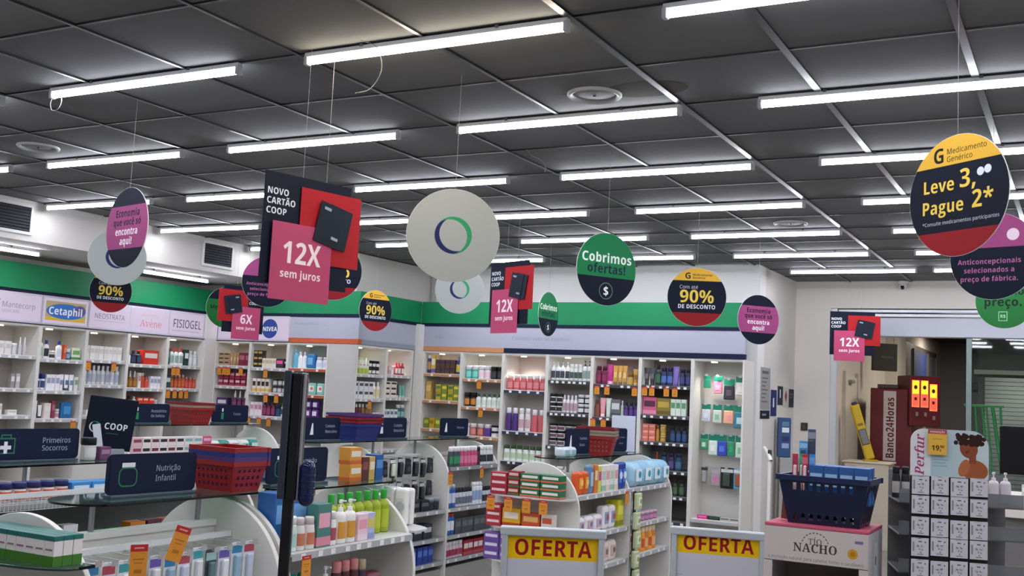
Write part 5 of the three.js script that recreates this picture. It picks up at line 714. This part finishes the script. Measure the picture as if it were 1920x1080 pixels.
{ // earring card stand
  const x = -0.435, z = -4.11, ry = 18 * deg, top = 1.56, W = 0.262;
  const t = thing('earring_stand', 'tall black earring stand with a rounded picture header', 'display stand', x, 0, z, ry);
  const hw = W / 2, hs = new THREE.Shape(); hs.moveTo(-hw, 0); hs.lineTo(hw, 0); hs.lineTo(hw, 0.1); hs.absarc(hw - 0.06, 0.106, 0.06, 0, PI / 2); hs.absarc(-hw + 0.045, 0.121, 0.045, PI / 2, PI); hs.lineTo(-hw, 0);
  const hg = new THREE.ExtrudeGeometry(hs, { depth: 0.005, bevelEnabled: false, curveSegments: 12 });
  mesh('header_card', hg, M('#d6d8da', 0.5), t, 0, top - 0.168, -0.004);
  const tex = canvasMap(512, 330, (g, w, h) => {
    const gr = g.createLinearGradient(0, 0, w, 0); gr.addColorStop(0, '#d8d8da'); gr.addColorStop(.25, '#d4d7da'); gr.addColorStop(.27, '#a9c0c6'); gr.addColorStop(1, '#c4d2d4'); g.fillStyle = gr; g.fillRect(0, 0, w, h);
    g.save(); g.translate(60, 190); g.rotate(-PI / 2); txt(g, 'Perfur', 0, 0, 84, '#a83c6c', 'italic bold', 'center', 1, 'serif'); g.restore();
    g.fillStyle = '#a05a38'; g.beginPath(); g.ellipse(420, 275, 88, 70, 0.15, 0, 7); g.fill(); g.fillStyle = '#b56a44'; g.beginPath(); g.ellipse(352, 262, 34, 62, 0.35, 0, 7); g.fill();
    g.fillStyle = '#8a4a34'; g.fillRect(384, 160, 46, 70); g.beginPath(); g.ellipse(382, 128, 58, 66, -0.35, 0, 7); g.fill(); g.fillStyle = '#6f3428'; g.beginPath(); g.ellipse(372, 150, 16, 7, -0.3, 0, 7); g.fill();
    g.fillStyle = '#35201c'; for (let i = 0; i < 60; i++) { const a = i * 0.7; g.beginPath(); g.arc(390 + Math.cos(a) * (30 + i % 50) * 1.2, 62 + Math.sin(a * 1.3) * 26 + (i % 5) * 3, 15, 0, 7); g.fill(); }
    g.fillStyle = '#8fa8b2'; g.fillRect(150, 210, 100, 6); g.fillRect(150, 232, 80, 6); g.fillRect(150, 254, 92, 6);
  });
  const fg = new THREE.ShapeGeometry(hs, 12); { const p = fg.attributes.position, uv = fg.attributes.uv; for (let i = 0; i < p.count; i++) uv.setXY(i, (p.getX(i) + hw) / W, p.getY(i) / 0.168); }
  mesh('printed_face', fg, printMat(tex, 0.5), t, 0, top - 0.168, 0.0016);
  mesh('board', rbox(W, 1.3, 0.012, 0.004), M('#111217', 0.5), t, 0, top - 0.168 - 0.65, -0.008); mesh('base', rbox(0.34, 0.03, 0.3, 0.008), M('#16171b', 0.5), t, 0, 0.016, -0.01);
  const pt = thing('price_card', 'yellow 19.90 price card with red heading on the picture header', 'price card', x, 0, z, ry);
  const ptex = canvasMap(128, 180, (g, w, h) => { g.fillStyle = '#e2b048'; g.fillRect(0, 0, w, h); g.fillStyle = '#b04a58'; g.fillRect(0, 0, w, 32); txt(g, 'PROMOÇÃO', w / 2, 17, 18, '#e8c8c8'); g.fillStyle = '#9a7a38'; g.fillRect(30, 66, 66, 4); txt(g, '19,', 58, 132, 50, '#2c2010'); txt(g, '90', 96, 122, 26, '#2c2010'); });
  mesh('card', box(0.064, 0.09, 0.002), M('#d8a848', 0.6), pt, -0.043, top - 0.047, 0.012); mesh('printed_face', new THREE.PlaneGeometry(0.063, 0.089), printMat(ptex, 0.6), pt, -0.043, top - 0.047, 0.0135);
  const ctex = canvasMap(96, 110, (g, w, h) => { g.fillStyle = '#cfccd2'; g.fillRect(0, 0, w, h); g.fillStyle = '#8f8c98'; g.fillRect(6, 20, 10, 60); for (const [a, b] of [[40, 48], [58, 44], [46, 66], [60, 70], [52, 86]]) { g.beginPath(); g.arc(a, b, 5, 0, 7); g.fill(); } g.fillStyle = '#5a5864'; g.fillRect(38, 14, 20, 7); g.fillRect(74, 16, 7, 10); g.fillRect(32, 96, 34, 4); });
  const cm = printMat(ctex, 0.45);
  const ys = [1.36, 1.292, 1.213, 1.145, 1.068, 1.0], ca = Math.cos(ry), sa = Math.sin(ry);
  const rn = ['top', 'second', 'third', 'fourth', 'fifth', 'lowest'];
  ys.forEach((y, r) => { for (let i = 0; i < 4; i++) {
    const lx = -hw + 0.034 + i * 0.065, lz = 0.006, wx = x + lx * ca + lz * sa, wz = z - lx * sa + lz * ca;
    const c = thing('earring_card', `${['leftmost', 'second', 'third', 'rightmost'][i]} white earring card in the ${rn[r]} row of the black stand`, 'earring card', wx, y + rr(-.003, .003), wz, ry + rr(-.04, .04), 'earring cards on the black stand');
    mesh('card', rbox(0.059, 0.064, 0.002, 0.0008), M(r === 1 && i > 0 ? '#a9a6ae' : '#cfccd2', 0.45), c, 0, 0, 0); mesh('hang_tab', G('tab', () => new THREE.CylinderGeometry(0.009, 0.009, 0.002, 14, 1, false, -PI / 2, PI).rotateX(PI / 2).rotateZ(PI / 2 * 0)), M('#c9c7cd', 0.4), c, 0, 0.031, 0);
    mesh('printed_face', G('ecf', () => new THREE.PlaneGeometry(0.057, 0.06)), cm, c, 0, -0.001, 0.0013); for (const q of [-1, 1]) mesh('earring', G('ear', () => new THREE.SphereGeometry(0.0032, 8, 6)), M('#b8b8bc', 0.2, { metalness: 0.9 }), c, q * 0.008, 0.006, 0.004);
  } });
}
{ // clear shelf tower behind the earring stand
  const t = thing('clear_shelf_tower', 'grey clear-shelved tower behind the earring stand', 'display stand', -0.49, 0, -4.5, 0.3), cl = M('#9a9da0', 0.15, { transmission: 0.5, thickness: 0.004 });
  mesh('back', box(0.44, 1.36, 0.008), M('#6d6c6e', 0.5), t, 0.03, 0.7, -0.14); mesh('base', box(0.46, 0.05, 0.3), M('#8c8c8e', 0.5), t, 0.03, 0.026, 0);
  const ys = [1.28, 1.16, 1.02, 0.86, 0.7]; for (const y of ys) { mesh('shelf', box(0.44, 0.008, 0.26), cl, t, 0.03, y - 0.004, 0); mesh('shelf_front', box(0.44, 0.05, 0.003), cl, t, 0.03, y + 0.02, 0.13); }
  const u = { x: -0.69, z: -4.39, ry: 0.3, W: 0.44 };
  row(u, 1.16 + 0.121, 'on the top level of the clear tower', [['flip', 4, .032, .12, .03, '#1a1c1e #121416 #a9a6a4', 'small black bottle with silver band'], 0.14, ['bottle', 2, .035, .11, .035, '#dfe4da #3f8a6a #c8a83a', 'pale bottle with green cap'], ['pump', 2, .04, .12, .035, '#cfc8cc #e2dce0', 'pale pink pump bottle']], { front: -0.02, W: .44, gap: .004 });
  row(u, 0.8605, 'on the lower level of the clear tower', [['pack', 2, .06, .09, .05, '#2f6ab0 #e8ecf0 #c8a83a', 'bright blue and white pack'], 0.2, ['pack', 2, .06, .09, .05, '#c8c83a #2f7ab0 #f0f0ea', 'yellow and blue pack']], { front: -0.03, W: .44 });
  row(u, 0.7005, 'on the lowest level of the clear tower', [['jar', 2, .055, .07, .05, '#e8e8ec #2a3a70 #c83a4a', 'small white jar'], 0.2, ['jar', 2, .055, .07, .05, '#dfe4e8 #8fb0c8', 'small pale jar']], { front: -0.03, W: .44 });
}
{ // slim dark price-check post with a blue dispenser
  const t = thing('scanner_post', 'slim dark upright post with a narrow screen head', 'post', -1.985, 0, -2.4, 32 * deg);
  mesh('pole', rbox(0.03, 1.3, 0.035, 0.006, 2), M('#0d0e12', 0.35), t, 0, 0.67, 0); mesh('base', rbox(0.3, 0.02, 0.3, 0.006), M('#16171b', 0.4), t, 0, 0.0105, 0);
  mesh('screen_head', rbox(0.03, 0.36, 0.14, 0.006, 2), M('#0b0c10', 0.25), t, 0.005, 1.465, -0.05); mesh('left_panel', rbox(0.02, 0.36, 0.05, 0.004, 2), M('#3a4150', 0.3, { metalness: 0.3 }), t, -0.021, 1.47, 0.0); mesh('right_edge', rbox(0.006, 0.36, 0.03, 0.002), M('#9a9da4', 0.3, { metalness: 0.6 }), t, 0.024, 1.465, 0.0);
  const b = thing('blue_dispenser', 'rounded glossy navy dispenser fixed to the dark post', 'dispenser', -1.985 + 0.045, 1.335, -2.4 - 0.02, 32 * deg);
  mesh('shell', G('caps', () => new THREE.CapsuleGeometry(0.022, 0.085, 8, 20)), M('#101d4c', 0.12), b); mesh('bracket', box(0.012, 0.02, 0.012), M('#20242c', 0.4), b, -0.024, 0, 0); for (let i = 0; i < 4; i++) mesh('ridge', new THREE.TorusGeometry(0.0222, 0.0015, 6, 20).rotateX(PI / 2), M('#0c163a', 0.2), b, 0, -0.03 + i * 0.018, 0);
}
{ // counter and monitor at the right edge
  const t = thing('counter', 'white topped service counter at the right edge of the photo', 'counter', 0.05, 0, -7.75); mesh('body', box(1.1, 0.96, 0.6), M('#6d6a68', 0.6), t, 0.02, 0.48, -0.33); mesh('worktop', rbox(1.16, 0.13, 0.66, 0.006), M('#d4cdc6', 0.5), t, 0.02, 1.026, -0.3);
  const m = thing('monitor', 'black flat monitor standing on the service counter', 'monitor', -0.28, 1.092, -8.15, 0.1); mesh('screen', rbox(0.52, 0.33, 0.03, 0.006), M('#07080a', 0.25), m, 0, 0.29, 0); mesh('stand', box(0.05, 0.14, 0.03), M('#0c0d10', 0.4), m, 0, 0.07, -0.02); mesh('foot', rbox(0.22, 0.012, 0.16, 0.004), M('#0c0d10', 0.4), m, 0, 0.006, 0);
  row({ x: -0.52, z: -7.75, ry: 0, W: 0.4 }, 1.092, 'on the service counter before the monitor', [0.1, ['box', 1, .05, .08, .05, '#c8c8c4 #e4e4e0', 'pale small carton'], ['jar', 2, .055, .1, .05, '#b8b8b8 #d8d8d6', 'grey lidded jar']], { front: -0.06 });
}
// ---------- wall notices beside the back shelving ----------
function notice(label, z, y, w, h, draw, x = -2.849) { const t = thing('wall_notice', label, 'notice', x, y, z, PI / 2); mesh('sheet', box(w, h, 0.003), M('#b8b6b4', 0.6), t, 0, 0, 0.0018); mesh('printed_face', new THREE.PlaneGeometry(w - 0.004, h - 0.004), printMat(canvasMap(64, Math.max(32, Math.round(64 * h / w)), draw), 0.6), t, 0, 0, 0.0036); }
notice('tall grey notice sheet on the white side wall', -10.66, 1.77, 0.36, 0.42, (g, w, h) => { g.fillStyle = '#9c9c9c'; g.fillRect(0, 0, w, h); g.fillStyle = '#5a5c60'; g.fillRect(8, 6, 44, 5); for (let i = 0; i < 7; i++) g.fillRect(8, 18 + i * 7, 40 - (i % 3) * 8, 2); });
notice('small black sticker below the tall grey notice', -10.66, 1.51, 0.36, 0.085, (g, w, h) => { g.fillStyle = '#141a2c'; g.fillRect(0, 0, w, h); g.fillStyle = '#8a90a0'; g.fillRect(14, 12, 26, 8); });
notice('navy sticker beside the tall grey notice', -10.99, 1.63, 0.24, 0.27, (g, w, h) => { g.fillStyle = '#22306a'; g.fillRect(0, 0, w, h); g.fillStyle = '#e0e4ea'; g.fillRect(24, 22, 14, 26); });
notice('dark navy sticker with a tall white shape', -11.25, 1.71, 0.22, 0.2, (g, w, h) => { g.fillStyle = '#1c2440'; g.fillRect(0, 0, w, h); g.fillStyle = '#e0e4ea'; g.fillRect(26, 10, 12, 26); });
notice('white sticker with a red diamond', -11.49, 1.7, 0.22, 0.2, (g, w, h) => { g.fillStyle = '#c8c2c0'; g.fillRect(0, 0, w, h); g.fillStyle = '#8a2c3a'; g.beginPath(); g.moveTo(32, 8); g.lineTo(48, h * .45); g.lineTo(32, h * .8); g.lineTo(16, h * .45); g.fill(); });
notice('black sticker nearest the pier', -11.73, 1.69, 0.22, 0.2, (g, w, h) => { g.fillStyle = '#22242c'; g.fillRect(0, 0, w, h); g.fillStyle = '#6a6c76'; g.fillRect(14, 14, 34, 4); g.fillRect(14, 24, 26, 3); });
{ // slim leaflet dispenser on a pedestal, rail, card terminal
  const t = thing('leaflet_column', 'slim blue printed column on a grey pedestal by the side wall', 'display', -2.76, 0, -11.1, 0.35);
  mesh('pedestal', rbox(0.25, 1.08, 0.2, 0.006), M('#9fa09e', 0.6), t, 0.08, 0.542, 0); mesh('column', rbox(0.13, 0.4, 0.1, 0.006), M('#2a4a78', 0.45), t, 0, 1.285, 0); for (const [y, c] of [[1.42, '#4f7fa0'], [1.36, '#dfe4ea'], [1.27, '#1c2c5c'], [1.2, '#8fa4cc']]) mesh('print', box(0.07, 0.05, 0.002), M(c, 0.5), t, 0.01, y, 0.051);
  const r = thing('hand_rail', 'white angled rail fixed to the side wall', 'rail', -2.72, 0, -10.3); mesh('bar', tubeAlong([[0, 1.2, 0.1], [0.06, 1.16, 0.2], [0.12, 1.09, 0.3]], 0.018, 12, 10), WHITE(), r); mesh('post', cyl(0.016, 0.016, 1.09, 12), WHITE(), r, 0.1, 0.545, 0.28); mesh('socket', rbox(0.03, 0.05, 0.04, 0.004), M('#33353a', 0.4), r, 0.085, 1.165, 0.22);
  const s = thing('wall_switch', 'small dark switch plate on the pier', 'switch', -2.73, 1.39, -11.868); mesh('plate', rbox(0.075, 0.085, 0.012, 0.004), M('#3a3436', 0.4), s, 0, 0, 0.007); mesh('rocker', rbox(0.03, 0.045, 0.008, 0.003), M('#514a4c', 0.4), s, 0, 0, 0.016);
}
// ---------- beyond the opening: shutter box, glass, corridor ----------
const ALU = M('#aeb2b8', 0.35, { metalness: 0.5 });
slab('trim_3', [-2.47, 0, -12.04], [-2.405, 2.69, -11.9], M('#cfd3d8', 0.4, { metalness: 0.2 }));
{ const t = thing('roller_shutter_box', 'pale metal roller shutter box across the exit opening', 'shutter', 0.5, 2.395, -12.0);
  mesh('casing', rbox(5.8, 0.2, 0.16, 0.008), M('#c5c9d6', 0.45), t, 0, 0.1, 0); mesh('track', rbox(5.8, 0.035, 0.1, 0.006), ALU, t, 0, 0.225, 0.03); mesh('track', rbox(5.8, 0.035, 0.1, 0.006), ALU, t, 0, 0.27, 0.04); }
{ const w = structure('window_1', box(2.2, 2.38, 0.01), M('#e6f0ee', 0.02, { transmission: 1, thickness: 0, ior: 1.5 }), 0.02, 1.195, -11.93); mesh('window_frame', box(0.05, 2.38, 0.05), M('#7d8c8c', 0.4, { metalness: 0.3 }), w, -1.1, 0, 0); mesh('window_frame', box(0.05, 2.38, 0.05), M('#7d8c8c', 0.4, { metalness: 0.3 }), w, 1.1, 0, 0); }
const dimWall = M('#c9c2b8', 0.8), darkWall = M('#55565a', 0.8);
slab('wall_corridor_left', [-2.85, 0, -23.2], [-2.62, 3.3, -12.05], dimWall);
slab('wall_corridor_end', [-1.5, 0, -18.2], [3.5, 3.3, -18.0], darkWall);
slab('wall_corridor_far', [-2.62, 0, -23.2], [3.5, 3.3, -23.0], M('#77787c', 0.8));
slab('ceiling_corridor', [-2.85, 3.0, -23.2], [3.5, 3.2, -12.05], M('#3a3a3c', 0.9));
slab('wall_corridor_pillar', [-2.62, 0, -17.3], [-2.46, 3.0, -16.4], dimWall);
{ const t = thing('corridor_lamp', 'square ceiling lamp of the corridor beyond the exit', 'lamp', -1.2, 2.99, -12.9); mesh('panel', rbox(0.5, 0.02, 0.5, 0.004), M('#ffffff', 0.5, { emissive: '#fff3e2', emissiveIntensity: 3 }), t, 0, -0.01, 0); const a = new THREE.RectAreaLight('#fff3e2', 26, 0.5, 0.5); a.position.y = -0.025; a.rotation.x = -PI / 2; t.add(a);
  const t2 = thing('corridor_lamp', 'square ceiling lamp farther down the corridor beyond the exit', 'lamp', -1.0, 2.99, -15.6); mesh('panel', rbox(0.5, 0.02, 0.5, 0.004), M('#ffffff', 0.5, { emissive: '#fff3e2', emissiveIntensity: 3 }), t2, 0, -0.01, 0); const a2 = new THREE.RectAreaLight('#fff3e2', 60, 0.5, 0.5); a2.position.y = -0.025; a2.rotation.x = -PI / 2; t2.add(a2); }
{ const t = thing('shop_window', 'dark shop window with posters on the corridor wall', 'window', -2.6, 0, -17.45, PI / 2);
  mesh('frame', box(4.6, 2.7, 0.02), M('#4a4644', 0.5), t, 2.4, 1.38, 0); mesh('glass', box(4.4, 2.5, 0.012), M('#6a6c70', 0.15), t, 2.4, 1.38, 0.012); for (const px of [0.12, 1.5, 3.3, 4.6]) mesh('mullion', box(0.07, 2.6, 0.04), M('#5a5654', 0.5), t, px, 1.36, 0.02); mesh('poster', box(0.9, 1.5, 0.004), M('#8d857c', 0.6), t, 0.75, 1.95, 0.021); mesh('red_print', box(0.1, 0.8, 0.002), M('#8a3438', 0.6), t, 0.75, 2.05, 0.024); mesh('poster', box(1.5, 0.85, 0.004), M('#26376e', 0.6), t, 2.4, 2.2, 0.021); mesh('poster', box(1.5, 0.75, 0.004), M('#a3a6ac', 0.6), t, 2.4, 1.38, 0.021); }
{ const t = thing('hanging_box_sign', 'dark square sign hanging from the corridor ceiling', 'sign', -2.36, 2.3, -14.7, 0.75); mesh('panel', rbox(0.36, 0.36, 0.05, 0.006), M('#3d3a3a', 0.5), t); mesh('lettering', box(0.18, 0.03, 0.002), M('#5c585a', 0.5), t, 0.02, 0, 0.026); for (const s of [-1, 1]) mesh('rod', cyl(0.006, 0.006, 0.52, 8), METAL(), t, s * 0.14, 0.44, 0); }
{ const t = thing('corridor_door', 'pale door in the corridor wall behind the yellow terminal', 'door', -2.615, 0, -13.35, PI / 2); mesh('leaf', rbox(0.72, 2.0, 0.035, 0.004), M('#cfc8ba', 0.6), t, 0.4, 1.0, 0.005); mesh('frame', box(0.05, 2.06, 0.05), M('#b9b2a6', 0.6), t, 0.0, 1.03, 0.005); mesh('frame', box(0.05, 2.06, 0.05), M('#b9b2a6', 0.6), t, 0.8, 1.03, 0.005); mesh('closer', rbox(0.2, 0.04, 0.05, 0.004), M('#8a857c', 0.5), t, 0.3, 1.94, 0.04); }
{ // cash machine
  const t = thing('cash_machine', 'dark red cash machine with a vertical lettered white panel', 'cash machine', -2.41, 0, -14.0); const rd = M('#5c0f1c', 0.4);
  mesh('cabinet', rbox(0.5, 1.88, 1.0, 0.015, 2), rd, t, 0.25, 0.941, -0.5); mesh('lower_module', rbox(0.2, 1.2, 0.9, 0.012, 2), M('#4a0c16', 0.4), t, 0.58, 0.62, -0.52); const fm = mesh('front_module', rbox(0.4, 0.62, 0.34, 0.012, 2), rd, t, 0.545, 1.74, -0.2, 0.6); mesh('top_box', rbox(0.34, 0.05, 0.6, 0.008), M('#4a4446', 0.5), t, 0.22, 1.91, -0.5);
  const tex = canvasMap(96, 640, (g, w, h) => { g.fillStyle = '#b9b2b4'; g.fillRect(0, 0, w, h); g.save(); g.translate(w * .54, h * .53); g.rotate(-PI / 2); txt(g, 'Banco24Horas', 0, 0, 82, '#611521', 'bold', 'center', 1.0); g.restore(); });
  mesh('lettered_panel', new THREE.PlaneGeometry(0.15, 0.86), printMat(tex, 0.5), t, 0.235, 1.42, 0.0015);
  const st = canvasMap(64, 192, (g, w, h) => { g.fillStyle = '#ff6a3a'; g.fillRect(0, 0, w, h); g.fillStyle = '#ffc02a'; g.fillRect(5, 4, 54, 92); g.fillStyle = '#ff4a3c'; g.fillRect(5, 100, 54, 84); g.fillStyle = '#2c0c08'; g.beginPath(); g.arc(32, 50, 15, 0, 7); g.fill(); g.fillRect(20, 122, 24, 22); });
  const sm = new THREE.MeshStandardMaterial({ map: st, emissive: '#ffffff', emissiveMap: st, emissiveIntensity: 1.5, roughness: 0.4 });
  for (let i = 0; i < 3; i++) { mesh('lit_screen', new THREE.PlaneGeometry(0.098, 0.33), sm, fm, -0.125 + i * 0.115, 0.09 - (i === 2 ? 0.04 : 0), 0.1715); mesh('button', rbox(0.035, 0.05, 0.02, 0.004), M('#8a7a7a', 0.4), fm, -0.11 + i * 0.11, -0.16 - (i === 2 ? 0.04 : 0), 0.172); }
  const a = new THREE.RectAreaLight('#ff7a3a', 1.5, 0.34, 0.34); a.position.set(0, 0.09, 0.18); a.rotation.y = PI; fm.add(a);
  mesh('keypad', rbox(0.16, 0.05, 0.5, 0.01), M('#2c2a2c', 0.4), t, 0.72, 1.33, -0.5);
}
{ const t = thing('yellow_terminal', 'leaning yellow payment terminal on a cream cabinet', 'terminal', -2.3, 1.0035, -13.2, 0.35); const g = mesh('body', rbox(0.11, 0.66, 0.06, 0.02, 3), M('#cfae1f', 0.4), t, -0.06, 0.338, 0); g.rotation.z = 0.3; mesh('screen', rbox(0.075, 0.17, 0.006, 0.004), M('#7d828a', 0.15), g, 0.0, -0.06, 0.031); mesh('screen_frame', rbox(0.09, 0.19, 0.004, 0.004), M('#4a4436', 0.3), g, 0, -0.06, 0.029); mesh('badge', box(0.06, 0.03, 0.002), M('#8a6f10', 0.5), g, 0, 0.09, 0.031); mesh('navy_cap', rbox(0.07, 0.1, 0.07, 0.02, 2), M('#2c2450', 0.4), g, 0.01, 0.31, -0.012); mesh('foot', rbox(0.16, 0.02, 0.12, 0.005), M('#b89a1c', 0.4), t, 0.04, 0.011, 0);
  const c = thing('cream_cabinet', 'plain cream cabinet carrying the yellow terminal', 'cabinet', -2.3, 0, -13.25); mesh('body', rbox(0.5, 0.98, 0.4, 0.006), M('#d6cbb8', 0.6), c, 0.02, 0.49, 0); mesh('worktop', rbox(0.54, 0.02, 0.44, 0.004), M('#ddd3c2', 0.5), c, 0.02, 0.9925, 0); mesh('door_gap', box(0.003, 0.9, 0.002), M('#8f8676', 0.7), c, 0.02, 0.5, 0.2005); }
{ const t = thing('green_barrier', 'green metal frame with slanted legs beyond the glass', 'barrier', -1.15, 0, -14.6); const gm = M('#10a04a', 0.4); mesh('top_bar', rbox(0.46, 0.03, 0.05, 0.006), gm, t, 0, 1.72, 0);
  for (const [x, r, dx] of [[-0.1, 0.013, 0.1], [-0.02, 0.016, 0.14], [0.03, 0.012, 0.14], [0.1, 0.022, 0.2], [0.19, 0.014, 0.06]]) mesh('leg', tubeAlong([[x, 1.71, 0], [x + dx * 0.6, 0.8, 0.02], [x + dx, 0.0, 0.03]], r, 10, 8), gm, t); }
{ const t = thing('far_roller_shutter', 'grey closed roller shutter of the shop across the corridor', 'shutter', 0.9, 0, -17.95); const pts = []; const gs = []; for (let i = 0; i < 34; i++) { const g = new THREE.CylinderGeometry(0.03, 0.03, 4.6, 6, 1, true, 0, PI).rotateZ(PI / 2).rotateX(-PI / 2 * 0); gs.push(new THREE.BoxGeometry(4.6, 0.058, 0.02).rotateX(-0.18).translate(0, 0.04 + i * 0.064, 0)); } const sl = mesh('slats', mergeGeometries(gs), M('#77797d', 0.4, { metalness: 0.5 }), t); sl.userData.kind = 'stuff'; mesh('beam', rbox(4.7, 0.07, 0.12, 0.006), M('#a5a39e', 0.5), t, -0.1, 2.26, 0.02); mesh('bracket', rbox(0.08, 0.2, 0.1, 0.006), M('#a5a39e', 0.5), t, -1.05, 2.2, 0.09); }
{ const t = thing('wall_speaker', 'black wall speaker on the far corridor wall', 'speaker', -2.0, 2.15, -22.98); mesh('body', rbox(0.24, 0.14, 0.12, 0.01), M('#16171a', 0.5), t, 0, 0, 0.07); mesh('bracket', box(0.04, 0.04, 0.03), M('#2c2d30', 0.5), t, 0, 0, 0.008); }
{ const t3 = thing('corridor_lamp', 'square ceiling lamp at the far end of the corridor', 'lamp', -1.9, 2.99, -20.2); mesh('panel', rbox(0.5, 0.02, 0.5, 0.004), M('#ffffff', 0.5, { emissive: '#fff3e2', emissiveIntensity: 3 }), t3, 0, -0.01, 0); const a3 = new THREE.RectAreaLight('#fff3e2', 40, 0.5, 0.5); a3.position.y = -0.025; a3.rotation.x = -PI / 2; t3.add(a3); }
labelProducts();
{ const over = []; scene.traverse(o => { if (o.userData.label && o.userData.label.split(/\s+/).length > 16) over.push(o.userData.label); }); let n = 0, tri = 0; scene.traverse(o => { if (o.isMesh) { n++; const g = o.geometry; tri += (g.index ? g.index.count : g.attributes.position.count) / 3; } }); console.log('meshes', n, 'tris', Math.round(tri), 'long labels', over.length, over.slice(0, 4)); const kinds = {}; scene.children.forEach(o => { const k = o.name.replace(/_\d+$/, ''); kinds[k] = (kinds[k] || 0) + 1; }); console.log(JSON.stringify(kinds)); }
renderer.render(scene, camera);
